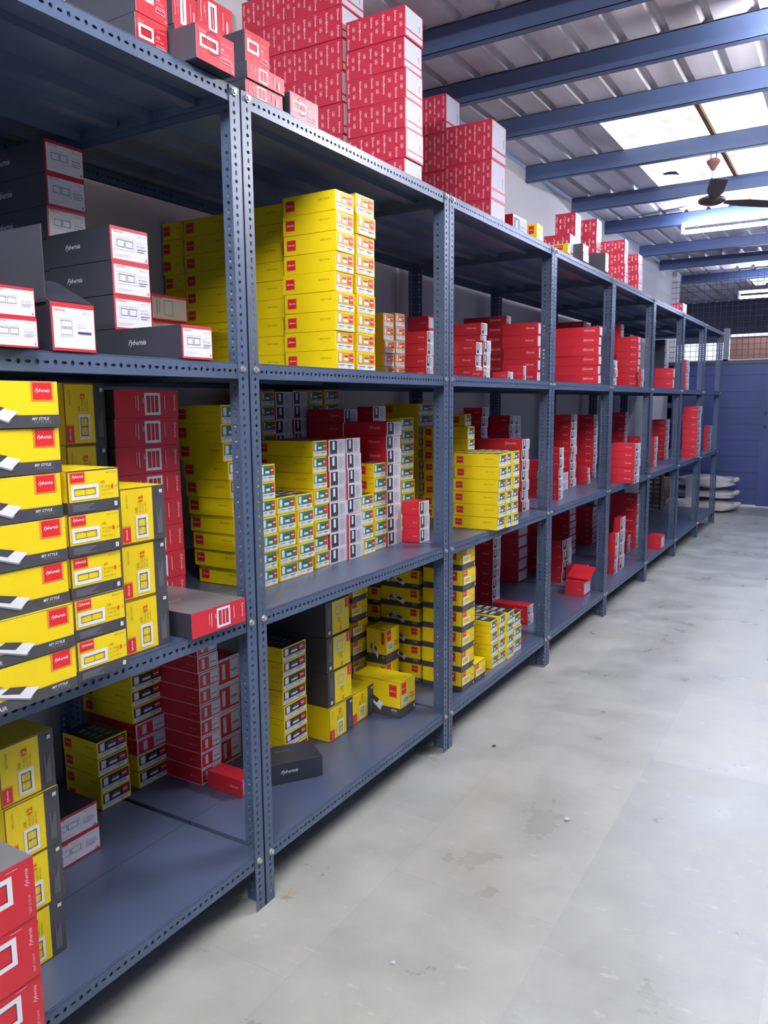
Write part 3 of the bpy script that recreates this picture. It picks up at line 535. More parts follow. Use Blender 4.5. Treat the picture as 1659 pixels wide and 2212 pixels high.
 ('B2e', 'yg', 0.175, -0.035, 3.596, 0.25, 0.084, 0.062, 4, 0, (0, 0), 'yellow carton, green end label', 'third front column, third bay bottom'),
 ('B2f', 'yg', 0.175, -0.047, 3.697, 0.25, 0.115, 0.0679, 3, 0, (0, 0), 'yellow carton, green end label', 'short fourth column, third bay bottom'),
 ('B2g', 'rw', 0.175, -0.483, 4.456, 0.173, 0.121, 0.0649, 8, 0, (0, 0), 'red carton, white end label', 'tall rear stack, third bay bottom'),
 ('B2h', 'rw', 0.175, -0.167, 4.239, 0.22, 0.092, 0.056, 2, 0, (0, 0), 'red carton, white end label', 'low pair lying, third bay bottom'),
 ('B2i', 'rp', 0.175, -0.62, 5.231, 0.142, 0.2, 0.0838, 6, 0, (0, 0), 'plain red carton', 'dim rear left stack, fourth bay bottom'),
 ('B2j', 'rp', 0.175, -0.62, 5.664, 0.161, 0.2, 0.077, 6, 0, (0, 0), 'plain red carton', 'dim rear right stack, fourth bay bottom'),
 ('B3a', 'rw', 0.175, -0.344, 5.399, 0.097, 0.207, 0.0769, 4, 0, (0, 0), 'red carton, white end label', 'left stack, fourth bay bottom shelf'),
 ('B3b', 'rp', 0.175, -0.6, 6.34, 0.161, 0.2, 0.0587, 7, 0, (0, 0), 'plain red carton', 'dim rear stack, fifth bay bottom'),
 ('B3b2', 'rp', 0.175, -0.6, 7.018, 0.194, 0.2, 0.0496, 7, 0, (0, 0), 'plain red carton', 'dim rear stack, sixth bay bottom'),
 ('B3c', 'rp', 0.175, -0.085, 5.058, 0.124, 0.177, 0.1019, 1, 0, (0, 0), 'plain red carton', 'open with raised lid, fourth bay bottom'),
 ('B3d', 'rw', 0.175, -0.19, 5.434, 0.134, 0.09, 0.1259, 1, 0, (0, 0), 'red carton, white end label', 'single behind open carton, fourth bay bottom'),
 ('B4a', 'rw', 0.175, -0.088, 5.851, 0.042, 0.113, 0.1038, 3, 0, (0, 0), 'red carton, white end label', 'short front stack, fifth bay bottom'),
 ('B4b', 'rw', 0.175, -0.102, 6.04, 0.051, 0.154, 0.1019, 4, 0, (0, 0), 'red carton, white end label', 'taller front stack, fifth bay bottom'),
 ('B4c', 'rw', 0.175, -0.214, 7.058, 0.235, 0.093, 0.0963, 5, 0, (0, 0), 'red carton, white end label', 'tall rear stack, fifth bay bottom'),
 ('B4d', 'rw', 0.175, -0.216, 6.758, 0.2, 0.113, 0.0752, 2, 0, (0, 0), 'red carton, white end label', 'low pair between stacks, fifth bay bottom'),
 ('B5a', 'rp', 0.175, -0.0, 7.071, 0.112, 0.162, 0.1165, 1, 0, (0, 0), 'plain red carton', 'lying alone, sixth bay bottom shelf'),
]
KEEP = {'U0c': (0,), 'U0b': (0, 1, 2, 3), 'U0d': (0,), 'M0f': (0,), 'M0d': (2, 3), 'M0a': (1, 2, 3, 4, 5, 6), 'U0a': (4, 5, 6), 'M0b': (0, 1, 2, 3, 4), 'M0c': (0, 1, 2), 'T0a': (0,), 'T2b': (0, 1, 2), 'T1f': (0, 1, 2, 3, 4, 5), 'B1c': (0, 1, 2), 'M0e': (0, 1, 2, 3, 4, 5, 6, 7), 'T1e': (2, 3, 4, 5, 6), 'B1f': (0,), 'T0b': (0, 1), 'U1a': (0, 1, 2, 3, 4, 5, 6, 7, 8), 'T2a': (1, 2, 3), 'T1g': (4, 5, 6), 'B1g': (0, 1), 'U0e': (0, 1), 'T1a': (2,), 'M1d': (0, 1, 2, 3, 4, 5, 6, 7), 'M0g': (0, 1, 2, 3, 4, 5, 6, 7, 8, 9), 'T0d': (3,), 'T1b': (0, 1), 'B1a': (5, 6, 7), 'U0g': (2,), 'M1i': (0, 1, 2, 3, 4, 5, 6, 7, 8), 'T1d': (0,), 'B1h': (0, 1, 2, 3, 4, 5), 'B3c': (0,), 'U1d': (1, 2, 3, 4, 5, 6, 7, 8), 'T0c': (3,), 'B2a': (0, 1, 2, 3, 4, 5, 6), 'M1p': (8, 9), 'M2a': (0, 1, 2, 3, 4, 5), 'U1c': (0, 1, 2, 3, 4, 5, 6, 7, 8), 'M2d': (6,), 'T3c': (2,), 'U1e': (5, 6, 7, 8), 'M1s': (8, 9), 'B0g': (3,), 'B1e': (0,), 'U2e': (1, 2, 3, 4), 'U1b': (0, 1, 2, 3, 4, 5, 6, 7, 8), 'U3a': (0, 1, 2, 3, 4, 5), 'B0f': (7,), 'M1j': (0, 1, 2), 'M2f': (6, 7), 'U2c': (3, 4), 'M1e': (0, 1, 2, 3, 4, 5, 6, 7), 'M1c': (0, 1, 2, 3, 4), 'M1h': (1, 2, 3, 4, 5), 'M1b': (0, 1, 2, 3, 4), 'M1q': (9,), 'B2h': (1,), 'B2c': (1, 2, 3), 'U1i': (4,), 'T3d': (2, 3), 'B1d': (1, 2, 3, 4, 5), 'U2a': (1, 2), 'U2d': (6,), 'U1h': (1, 2, 3), 'T3h': (1, 2, 3), 'T3c2': (0,), 'B4c': (2, 3, 4), 'T3g': (0,), 'B2i': (0, 1, 2, 3), 'M1f': (0, 1, 2, 3, 4, 5, 6, 7), 'B2e': (3,), 'U1f': (1, 2, 3, 4), 'B2b': (0,), 'B3a': (1, 2, 3), 'B2g': (1, 2, 3, 4, 5, 6), 'B2d': (3,), 'T3a': (0,), 'M1l': (8, 9, 10), 'M4a': (0, 1, 2, 3, 4), 'M1a': (0, 1, 2, 3, 4, 5, 6), 'B5a': (0,), 'M2h': (7, 8), 'B1i': (3, 4), 'M1o': (10,), 'M1k': (8, 9, 10), 'M2g': (9,), 'T3b': (0,), 'U2h': (0,), 'M1n': (10,), 'M1r': (3, 7, 8), 'U5a': (0, 1), 'M2e': (8,), 'M1m': (8, 9, 10), 'M1g': (0, 3), 'M3c': (5, 6, 7, 8), 'M2c': (5,), 'U3b': (8,), 'U4a': (4, 5, 6), 'U2f': (0,), 'B3b': (3, 4), 'B4b': (3,), 'B0e': (0, 1), 'B0e2': (0, 1), 'B0e3': (0, 1, 2), 'B1k': (0,)}

ORD = ['top', 'second down', 'third down', 'fourth down', 'fifth down', 'sixth down', 'seventh down', 'eighth down', 'ninth down', 'tenth down', 'eleventh down']
def box_meshes(ty, Lx, Ly, h, near, det):
    bm_, im = BODY[ty]
    body = MB(); body.box(-Lx / 2, -Ly / 2, 0, Lx / 2, Ly / 2, h, bm_, im)
    base = body.mesh('carton', 0.0012 if near else 0)
    # faces of the bevelled hull keep their own paint; the print goes in a second mesh appended below
    pr = MB(); lb = MB(); pt = MB()
    if not near: lb = pr; pt = pr
    build_art(ty, pr, lb, pt, Lx, Ly, h, det)
    # append print to body
    if pr.f:
        off = MB(); off.v = list(pr.v); off.f = list(pr.f); off.m = list(pr.m); off.ms = list(pr.ms)
        pm = off.mesh('print')
        b = bmesh.new(); b.from_mesh(base); nb = len(base.materials)
        for m in pm.materials: base.materials.append(m)
        k0 = len(b.faces); b.from_mesh(pm); b.faces.ensure_lookup_table()
        for f in b.faces[k0:]: f.material_index += nb
        b.to_mesh(base); b.free(); bpy.data.meshes.remove(pm)
    return base, (lb.mesh('end_label') if near and lb.f else None), (pt.mesh('logo_patch') if near and pt.f else None)

def open_flaps(root, k, Lx, Ly, h):
    if k == 'U0c':
        mb = MB(); t = 0.003
        mb.box(-Lx / 2 + 0.02, -Ly / 2 - t, h * 0.98, Lx / 2 - 0.01, -Ly / 2, h + 0.15, BLK, {'N': KRF}); obj('side_flap', mb.mesh('side_flap'), root)
        mb = MB(); mb.poly([(Lx / 2, -Ly / 2, h + 0.001), (Lx / 2, Ly / 2, h + 0.001), (Lx / 2 - 0.10, Ly / 2 - 0.01, h + 0.055), (Lx / 2 - 0.10, -Ly / 2 + 0.005, h + 0.06)], BLK)
        mb.poly([(Lx / 2, -Ly / 2, h - 0.001), (Lx / 2 - 0.10, -Ly / 2 + 0.005, h + 0.058), (Lx / 2 - 0.10, Ly / 2 - 0.01, h + 0.053), (Lx / 2, Ly / 2, h - 0.001)], KRF)
        obj('end_flap', mb.mesh('end_flap'), root)
    if k == 'B3c':
        mb = MB(); mb.box(-Lx / 2, -Ly / 2 + 0.01, 0, Lx / 2 + 0.03, Ly / 2, 0.012, RED); o = obj('lid', mb.mesh('lid'), root, (0.0, 0.02, h + 0.035)); o.rotation_euler = (0.35, 0.05, 0)

REST = []
def build_stack(row):
    k, ty, z0, X, y0, Lx, Ly, h, n, yaw, lean, look, loc = row
    near = y0 < 3.9
    gap = 0.0008
    bm_, lm, pm = box_meshes(ty, Lx, Ly * 0.985, h - gap, near, (2 if k in ('T0a', 'T1d') else 1) if y0 < 3.9 else 0)
    for i in range(n):
        z = z0 + 0.001 + i * h
        r = random.Random(hash((len(k), ord(k[0]), ord(k[1]), i, int(X * 1000), int(y0 * 1000))) & 0xffff)
        jx = r.uniform(-0.004, 0.004) if n > 1 else 0; jy = r.uniform(-0.002, 0.002) if n > 1 else 0; jr = math.radians(r.uniform(-0.9, 0.9)) if n > 1 else 0
        a = math.radians(yaw)
        cx = X - Lx / 2 * math.cos(a) - (Ly / 2) * math.sin(a); cy = y0 + Ly / 2 * math.cos(a) - (Lx / 2) * math.sin(a)
        if i not in KEEP.get(k, ()):
            REST.append((bm_, lm, pm, Matrix.Translation((cx + jx + lean[0] * i / n, cy + jy + lean[1] * i / n, z)) @ Matrix.Rotation(a + jr, 4, 'Z')))
            continue
        root = bpy.data.objects.new('cardboard_box', bm_); COL.objects.link(root)
        root.location = (cx + jx + lean[0] * i / n, cy + jy + lean[1] * i / n, z); root.rotation_euler = (0, 0, a + jr)
        if n > 1: lab = f"{look}, {ORD[n - 1 - i]} in {loc}" if n > 2 else f"{look}, {'upper' if i else 'lower'} of {loc}"
        else: lab = f"{look}, {loc}"
        tag(root, lab, 'box', f"cartons, {loc}" if n > 1 else None)
        if lm: obj('end_label', lm, root)
        if pm: obj('logo_patch', pm, root)
        if i == n - 1: open_flaps(root, k, Lx, Ly, h)

# ---------------------------------------------------------------- the room
def rect_struct(name, pts, m):
    mb = MB(); mb.poly(pts, m); return struct(name, mb)
XW = -0.955; YE = 11.93; ROOFZ = 3.33
mb = MB(); mb.box(XW - 0.1, -4, -0.1, 5, 18, 0, FLOOR); struct('floor', mb)
mb = MB(); mb.box(XW - 0.15, -4, 0, XW, YE, ROOFZ - 0.03, WALL); struct('wall_left', mb)
mb = MB(); mb.box(XW - 0.15, YE, 0, XW + 0.06, YE + 0.25, ROOFZ - 0.03, WALL); struct('trim_1', mb)
# far wall with a blue sheet and wire screen above
mb = MB()
nseg = 26; zt = 1.98
for i in range(nseg):
    z0 = 0.03 + (zt - 0.03) * i / nseg; z1 = 0.03 + (zt - 0.03) * (i + 1) / nseg
    mb.box(XW, YE - (0.012 if i % 3 == 0 else 0.0), z0, 5, YE + 0.03, z1, BLUEW)
struct('wall_end', mb)
mb = MB(); mb.box(XW, YE - 0.02, 0, 5, YE + 0.02, 0.03, WHT); struct('baseboard_end', mb)
mb = MB(); mb.box(XW, YE - 0.02, zt, 5, YE + 0.04, zt + 0.05, DGR); mb.box(XW, YE - 0.03, zt + 0.05, 5, YE + 0.03, zt + 0.065, LGR); struct('trim_2', mb)
g = MB()
x = XW + 0.06
while x < 3.2: g.tube((x, YE, zt + 0.05), (x, YE, ROOFZ - 0.14), 0.003, WIRE, 5, cap=False); x += 0.075
z = zt + 0.12
while z < ROOFZ - 0.14: g.tube((XW, YE - 0.006, z), (3.2, YE - 0.006, z), 0.003, WIRE, 5, cap=False); z += 0.075
scr = thing('wire_screen', 'welded wire mesh screen above the blue end wall', 'screen', (0, YE, 0))
o = obj('wire_grid', g.mesh('wire_grid'), scr, (0, -YE, 0))
g = MB(); g.box(-0.235, YE - 0.03, zt + 0.05, -0.165, YE + 0.03, 2.47, MGR); obj('upright', g.mesh('upright'), scr, (0, -YE, 0))
# blue service door edge on the end wall
g = MB(); g.box(0.28, YE - 0.03, 0.02, 1.1, YE - 0.005, 1.80, BLUEW)
o = struct('door_1', g)
g = MB(); g.box(0.33, YE - 0.05, 1.28, 0.36, YE - 0.03, 1.32, INK); g.box(0.33, YE - 0.05, 1.10, 0.36, YE - 0.03, 1.14, INK); oo = obj('hinge', g.mesh('hinge'), o)
# rooms behind the screen
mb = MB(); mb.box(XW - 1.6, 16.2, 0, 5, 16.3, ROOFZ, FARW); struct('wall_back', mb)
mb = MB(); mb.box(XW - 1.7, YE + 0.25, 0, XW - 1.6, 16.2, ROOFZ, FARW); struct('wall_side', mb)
g = MB(); g.box(-1.75, 15.9, 1.9, -0.60, 15.95, 2.55, DAY); o = struct('window_1', g)
g = MB(); g.box(-0.28, 12.9, 1.7, 2.4, 12.95, 2.42, BROWNP, None); g.box(-0.28, 12.88, 2.42, 2.4, 12.97, 2.46, WHT); g.box(-0.36, 12.86, 1.7, -0.28, 12.97, 2.40, DAY)
o = tag(obj('timber_panel', g.mesh('timber_panel')), 'brown board partition seen through the wire screen', 'panel')
# roof: trapezoid sheet with ribs along y, cut around the skylights
def roof_sheet(x0, x1, y0, y1, m, z=ROOFZ):
    mb = MB(); pts = []; p = 0.205; k = math.floor((x0 + 0.95) / p)
    xs = [x0]; 
    def zz(x):
        t = ((x + 0.95) % p)
        if t < 0.145: return 0.0
        if t < 0.160: return (t - 0.145) / 0.015 * 0.03
        if t < 0.190: return 0.03
        return (p - t) / 0.015 * 0.03
    i = k
    while True:
        b0 = -0.95 + i * p
        for t in (0.0, 0.145, 0.160, 0.190):
            if x0 < b0 + t < x1: xs.append(b0 + t)
        i += 1
        if b0 > x1: break
    xs.append(x1)
    for a, b in zip(xs[:-1], xs[1:]):
        za, zb = z + zz(a + 1e-5), z + zz(b - 1e-5)
        mb.poly([(a, y0, za), (a, y1, za), (b, y1, zb), (b, y0, zb)], m)
        mb.poly([(a, y0, za + 0.002), (b, y0, zb + 0.002), (b, y1, zb + 0.002), (a, y1, za + 0.002)], m)
    return mb
SX0, SX1, SY0, SY1 = -0.19, 0.80, 5.35, 8.46
RX1 = 5.0
parts = [(XW, RX1, -4, SY0), (XW, SX0, SY0, SY1), (SX1, RX1, SY0, SY1), (XW, RX1, SY1, 13.1), (XW - 1.7, -0.15, 13.1, 14.3), (1.5, RX1, 13.1, 14.3), (XW - 1.7, RX1, 14.3, 16.3)]
allr = MB()
for a in parts:
    r_ = roof_sheet(*a, ROOF); b = len(allr.v); allr.v += r_.v; allr.f += [tuple(b + i for i in f) for f in r_.f]; allr.m += [allr.mi(ROOF)] * len(r_.f)
struct('ceiling', allr)
sk = thing('roof_skylight', 'bright translucent roof sheets above the fan', 'skylight', ((SX0 + SX1) / 2, (SY0 + SY1) / 2, ROOFZ))
for a, b in ((SX0, 0.415), (0.435, SX1)):
    r_ = roof_sheet(a, b, SY0, SY1, SKY); o = obj('translucent_sheet', r_.mesh('translucent_sheet'), sk, (-(SX0 + SX1) / 2, -(SY0 + SY1) / 2, -ROOFZ))
g = MB(); g.box(0.412, SY0, ROOFZ - 0.006, 0.438, SY1, ROOFZ + 0.02, BRN); obj('joint_strip', g.mesh('joint_strip'), sk, (-(SX0 + SX1) / 2, -(SY0 + SY1) / 2, -ROOFZ))
g = MB(); g.poly([(-0.02, 6.90, ROOFZ - 0.004), (0.03, 6.92, ROOFZ - 0.004), (0.04, 7.05, ROOFZ - 0.004), (-0.01, 7.0, ROOFZ - 0.004), (-0.07, 6.98, ROOFZ - 0.004), (-0.08, 6.93, ROOFZ - 0.004)], DGR); 
obj('leaf_litter', g.mesh('leaf_litter'), sk, (-(SX0 + SX1) / 2, -(SY0 + SY1) / 2, -ROOFZ))
r_ = roof_sheet(-0.15, 1.5, 13.1, 14.3, SKY); tag(obj('roof_skylight', r_.mesh('roof_skylight')), 'small far skylight beyond the last purlins', 'skylight')
# purlins
PY = [0.6, 1.7, 2.8, 3.70, 4.37, 5.08, 6.13, 7.30, 8.40, 9.92, 11.05, 12.55]
for i, y in enumerate(PY):
    mb = MB(); z0 = 3.205; h = 0.118; t = 0.003; fl = 0.05
    x0 = XW + 0.002
    mb.box(x0, y, z0, RX1, y + t, z0 + h, PURL); mb.box(x0, y, z0, RX1, y + fl, z0 + t, PURL); mb.box(x0, y, z0 + h - t, RX1, y + fl, z0 + h, PURL); mb.box(x0, y + fl - t, z0, RX1, y + fl, z0 + 0.015, PURL)
    struct('trim_%d' % (i + 3), mb)

# ---------------------------------------------------------------- lamps
for i, (x0, y, z, L) in enumerate(TUBES):
    lab = {3: 'tube light hanging just beyond the big skylight', 4: 'far tube light behind the wire screen'}.get(i, ['tube light high over the nearest rack bay, out of frame', 'tube light over the aisle beside third bay, out of frame', 'tube light behind the camera position, out of frame', '', '', 'tube light over the aisle beside fifth bay, out of frame'][i])
    t = thing('tube_light', lab, 'lamp', (x0 + L / 2, y, z), None if i in (3, 4) else 'tube lights outside the frame')
    TUBEM = mat('tube_glow_%d' % i, (1, 1, 1, 1), 0.3, emit=(0.93, 0.91, 0.95, 1) if i < 3 else (0.68, 0.74, 1.0, 1), es=TUBE_STRENGTH * 0.72 * TUBE_LEVEL[i])
    g = MB(); g.tube((-L / 2 + 0.03, 0, 0), (L / 2 - 0.03, 0, 0), 0.018, TUBEM, 12); obj('glass_tube', g.mesh('glass_tube'), t)
    g = MB(); g.box(-L / 2, 0.0, 0.055, L / 2, 0.035, 0.095, BATT); obj('batten', g.mesh('batten'), t)
    for s in (-1, 1):
        g = MB(); g.box(s * (L / 2 - 0.012) - 0.012, -0.016, -0.016, s * (L / 2 - 0.012) + 0.012, 0.02, 0.06, BATT); obj('end_cap', g.mesh('end_cap'), t)

# ---------------------------------------------------------------- ceiling fan
FX, FY = 0.435, 6.16
fan = thing('ceiling_fan', 'dark brown ceiling fan hanging below the skylight', 'fan', (FX, FY, 2.88))
g = MB(); g.tube((0, 0, 0.03), (0, 0, 0.30), 0.008, BOLT, 8)
for s in (-1, 1): g.tube((s * 0.018, 0, 0.265), (s * 0.018, 0, 0.33), 0.003, INK, 6)
obj('rod', g.mesh('rod'), fan)
g = MB(); g.lathe([(0.004, 0.20), (0.014, 0.215), (0.044, 0.262), (0.046, 0.272), (0.03, 0.285), (0.004, 0.285)], 0, 0, FANC); obj('hanger_cup', g.mesh('hanger_cup'), fan)
g = MB(); g.lathe([(0.0, 0.035), (0.045, 0.035), (0.085, 0.02), (0.093, 0.005), (0.085, -0.01), (0.05, -0.022), (0, -0.024)], 0, 0, FANB); mo = obj('motor', g.mesh('motor'), fan)
for p in mo.data.polygons: p.use_smooth = True
for k in range(3):
    a = math.radians(163 + 120 * k)
    g = MB(); N = 8; top = []; 
    for i in range(N + 1):
        s = i / N; x = 0.085 + s * 0.49; w = 0.018 + 0.034 * min(1, s * 3.0); tw = -0.20
        top.append(((x, -w, -tw * w), (x, w, tw * w)))
    for i in range(N):
        (a0, b0), (a1, b1) = top[i], top[i + 1]
        g.poly([a0, a1, b1, b0], FANB); up = lambda q: (q[0], q[1], q[2] + 0.003); g.poly([up(b0), up(b1), up(a1), up(a0)], FANB); g.poly([a0, up(a0), up(a1), a1], FANB); g.poly([b0, b1, up(b1), up(b0)], FANB)
    o = obj('blade', g.mesh('blade'), fan); o.rotation_euler = (0, 0, a)

# ---------------------------------------------------------------- slotted angle racks
SEAM = [0.42, 1.64, 2.853, 4.10, 5.29, 6.505, 7.735, 8.94, 10.155]
SH = [0.175, 0.890, 1.587, 2.283]
PH = 2.28; DEP = 0.86; FW = 0.040; SW = 0.068; TK = 0.0022; PITCH_ = 0.021
def holed(mb, O, U, V, N, width, length, rows, m, start=0.0):
    """perforated strip: O corner, U across, V along, N thickness; rows = [(u centre, type offset)]"""
    O, U, V, N = map(Vector, (O, U, V, N)); cells = int(length / PITCH_); cut = [0.0]
    for a, b in zip(rows[:-1], rows[1:]): cut.append((a + b) / 2)
    cut.append(width); k = mb.mi(m)
    for ri, uc in enumerate(rows):
        u0, u1 = cut[ri], cut[ri + 1]
        for c in range(cells + 1):
            v0 = c * PITCH_; v1 = min(length, v0 + PITCH_)
            if v1 - v0 < 0.001: continue
            vc = v0 + PITCH_ / 2; solid = (v1 - v0 < PITCH_ * 0.99)
            P = lambda u, v, t: tuple(O + U * u + V * v + N * t)
            b = len(mb.v)
            if solid:
                mb.v += [P(u0, v0, 0), P(u1, v0, 0), P(u1, v1, 0), P(u0, v1, 0), P(u0, v0, TK), P(u1, v0, TK), P(u1, v1, TK), P(u0, v1, TK)]
                for f in ((0, 1, 2, 3), (4, 7, 6, 5)): mb.f.append(tuple(b + i for i in f)); mb.m.append(k)
                continue
            ru, rv = (0.0058, 0.0050) if c % 2 else (0.0034, 0.0072)
            outer = [(u1, vc), (u1, v1), (uc, v1), (u0, v1), (u0, vc), (u0, v0), (uc, v0), (u1, v0)]
            inner = [(uc + ru * math.cos(i * math.pi / 4), vc + rv * math.sin(i * math.pi / 4)) for i in range(8)]
            for t in (0, TK):
                mb.v += [P(u, v, t) for u, v in outer]; mb.v += [P(u, v, t) for u, v in inner]
            for i in range(8):
                j = (i + 1) % 8
                mb.f.append((b + i, b + j, b + 8 + j, b + 8 + i)); mb.f.append((b + 16 + j, b + 16 + i, b + 24 + i, b + 24 + j)); mb.f.append((b + 8 + i, b + 8 + j, b + 24 + j, b + 24 + i))
                mb.m += [k, k, k]
    # long rims
    P = lambda u, v, t: tuple(O + U * u + V * v + N * t)
    for u in (0, width): mb.poly([P(u, 0, 0), P(u, length, 0), P(u, length, TK), P(u, 0, TK)], m)
    for v in (0, length): mb.poly([P(0, v, 0), P(width, v, 0), P(width, v, TK), P(0, v, TK)], m)
# post meshes: dirx = +1 front (aisle side), diry = +1 when the post closes the bay on its far side
def post_mesh(front, far):
    mb = MB(); xs = 1 if front else -1
    sy = -1 if far else 1
    holed(mb, (0, 0, 0), (0, sy, 0), (0, 0, 1), (-xs, 0, 0), FW, PH, [0.024], STEEL)
    holed(mb, (0, 0, 0), (-xs, 0, 0), (0, 0, 1), (0, sy, 0), SW, PH, [0.018, 0.050], STEEL)
    return mb.mesh('post')
PM = {(f, g): post_mesh(f, g) for f in (True, False) for g in (True, False)}
_beam = {}
def beam_mesh(L, front):
    key = (round(L, 3), front)
    if key not in _beam:
        mb = MB(); holed(mb, (0, 0, -0.042), (0, 0, 1), (0, 1, 0), (-1 if front else 1, 0, 0), 0.042, L, [0.02], STEEL)
        mb.box(-0.03 if front else 0, 0, -0.003, 0 if front else 0.03, L, -0.001, STEEL)
        _beam[key] = mb.mesh('front_beam' if front else 'back_beam')
    return _beam[key]
_side = None
_panel = {}
def panel_mesh(L):
    key = round(L, 3)
    if key not in _panel:
        mb = MB(); n = 3; w = (DEP + 0.050) / n  # depth extended past the rear posts to block light leaking down the wall
        for i in range(n):
            a = -DEP - 0.056 + i * w; b = a + w - 0.0025
            mb.box(a, 0, -0.0015, b, L, 0, SHELF); mb.box(a, 0, -0.03, a + 0.0015, L, -0.0015, SHELF); mb.box(b - 0.0015, 0, -0.03, b, L, -0.0015, SHELF)
            mb.box(a, 0, -0.03, b, 0.0015, -0.0015, SHELF); mb.box(a, L - 0.0015, -0.03, b, L, -0.0015, SHELF)
            mb.box(a + w / 2 - 0.02, 0.01, -0.022, a + w / 2 + 0.02, L - 0.01, -0.0015, SHELF)
        _panel[key] = mb.mesh('shelf_panel')
    return _panel[key]
bolt_me = None
def bolt_mesh():
    mb = MB(); mb.tube((0, 0, 0), (0.003, 0, 0), 0.009, BOLT, 12); mb.tube((0.003, 0, 0), (0.009, 0, 0), 0.0065, BOLT, 6); return mb.mesh('bolt')
bolt_me = bolt_mesh()
WHERE = ['nearest the camera', 'second from the camera', 'third from the camera', 'fourth from the camera', 'fifth from the camera', 'sixth from the camera', 'seventh from the camera', 'last, nearest the blue end wall']
for bay in range(8):
    ya, yb_ = SEAM[bay] + 0.001, SEAM[bay + 1] - 0.001
    rack = thing('storage_rack', 'grey-blue slotted angle steel rack bay, ' + WHERE[bay], 'rack', (0, ya, 0), 'slotted angle rack bays along the left wall')
    for front in (True, False):
        for far in (False, True):
            obj('post', PM[(front, far)], rack, (0 if front else -DEP, (yb_ - ya) if far else 0, 0))
    L = yb_ - ya
    for s, z in enumerate(SH):
        if bay >= 6 and s == 3: pass
        sh = obj('shelf', panel_mesh(L - 0.016), rack, (0, 0.008, z))
        obj('front_beam', beam_mesh(L - 0.008, True), sh, (-TK - 0.001, -0.004, -0.001))
        obj('back_beam', beam_mesh(L - 0.008, False), sh, (-DEP + TK + 0.001, -0.004, -0.001))
        for far in (0, 1):
            if True:
                mb = None
                key = ('side', far)
                if key not in _beam:
                    m2 = MB(); sy = -1 if far else 1
                    m2.box(-DEP + 0.01, 0 if sy > 0 else -0.002, -0.045, -0.01, 0.002 if sy > 0 else 0, -0.031, STEEL); _beam[key] = m2.mesh('side_beam')
                obj('side_beam', _beam[key], sh, (0, L - 0.016 + 0.004 if far else -0.004, 0))
            obj('bolt', bolt_me, sh, (0.0005, (L - 0.026 - 0.008) if far else 0.026 - 0.008, -0.018))

# ---------------------------------------------------------------- cartons
for row in BOXES: build_stack(row)
# the many further cartons, small or mostly hidden behind the ones above, as one object
V = []; Fs = []; MI = []; ML = []
for bm_, lm, pm, mx_ in REST:
    for me in (bm_, lm, pm):
        if me is None: continue
        b = len(V); V += [tuple(mx_ @ v.co) for v in me.vertices]
        idx = []
        for m in me.materials:
            if m not in ML: ML.append(m)
            idx.append(ML.index(m))
        for p in me.polygons: Fs.append(tuple(b + i for i in p.vertices)); MI.append(idx[p.material_index])
me = bpy.data.meshes.new('cardboard_boxes'); me.from_pydata(V, [], Fs)
for m in ML: me.materials.append(m)
me.polygons.foreach_set('material_index', MI); me.update()
o = obj('cardboard_boxes', me); o['kind'] = 'stuff'; tag(o, 'many small, distant or half-hidden cartons filling the back of all rack shelves', 'boxes')

# ---------------------------------------------------------------- far end clutter
def sack(name_label, cx, cy, z, lx, ly, h, seed, ears=True):
    r = random.Random(seed); bm = bmesh.new(); bmesh.ops.create_cube(bm, size=1.0)
    bmesh.ops.subdivide_edges(bm, edges=bm.edges[:], cuts=7, use_grid_fill=True)
    ph = [r.uniform(0, 6.28) for _ in range(8)]
    for v in bm.verts:
        x, y, zz = v.co * 2
        d = max(0.0, 1 - (abs(x) ** 4)) ** 0.5; e = max(0.0, 1 - abs(y) ** 3.2) ** 0.5
        f = 0.5 + 0.5 * (d * 0.5 + e * 0.5)
        wob = 0.20 * math.sin(4 * x + ph[0] + 2 * y) + 0.14 * math.sin(8 * y + ph[1] - 3 * x) + 0.10 * math.sin(12 * x + 7 * y + ph[2])
        zn = zz * f * (1 + wob)
        sx = 1 - 0.16 * abs(y) ** 3 + 0.05 * math.sin(4 * zz + ph[3]); sy = 1 - 0.18 * abs(x) ** 3 + 0.06 * math.sin(6 * x + ph[4])
        v.co = Vector((x * sx * lx / 2, y * sy * ly / 2, (zn * 0.5 + 0.5) * h))
    zmin = min(v.co.z for v in bm.verts)
    zmax = max(v.co.z for v in bm.verts)
    for v in bm.verts: v.co.z = (v.co.z - zmin) / (zmax - zmin) * h
    me = bpy.data.meshes.new('sack'); bm.to_mesh(me); bm.free(); me.materials.append(SACK)
    for p in me.polygons: p.use_smooth = True
    o = bpy.data.objects.new('sack', me); COL.objects.link(o); o.location = (cx, cy, z); o.rotation_euler = (0, 0, r.uniform(-0.1, 0.1))
    md = o.modifiers.new('sub', 'SUBSURF'); md.levels = 1; md.render_levels = 1
    tag(o, name_label, 'sack', 'woven sacks piled at the end wall')
    if ears:
        g = MB(); g.lathe([(0.008, -0.01), (0.03, 0.05), (0.034, 0.09), (0.018, 0.12), (0, 0.125)], 0, 0, SACK, 10)
        e = obj('tied_corner', g.mesh('tied_corner'), o, (lx / 2 * 0.86, -ly / 2 * 0.3, h * 0.55)); e.rotation_euler = (0, 1.25, 0.2)
        for p in e.data.polygons: p.use_smooth = True
    return o
sack('pale woven sack at the bottom of the floor pile', -0.27, 11.3, 0.0, 0.78, 0.5, 0.16, 1)
sack('pale woven sack, middle of the floor pile', -0.29, 11.33, 0.165, 0.74, 0.5, 0.13, 2)
sack('bulging pale woven sack on top of the pile', -0.28, 11.3, 0.30, 0.70, 0.46, 0.20, 8)
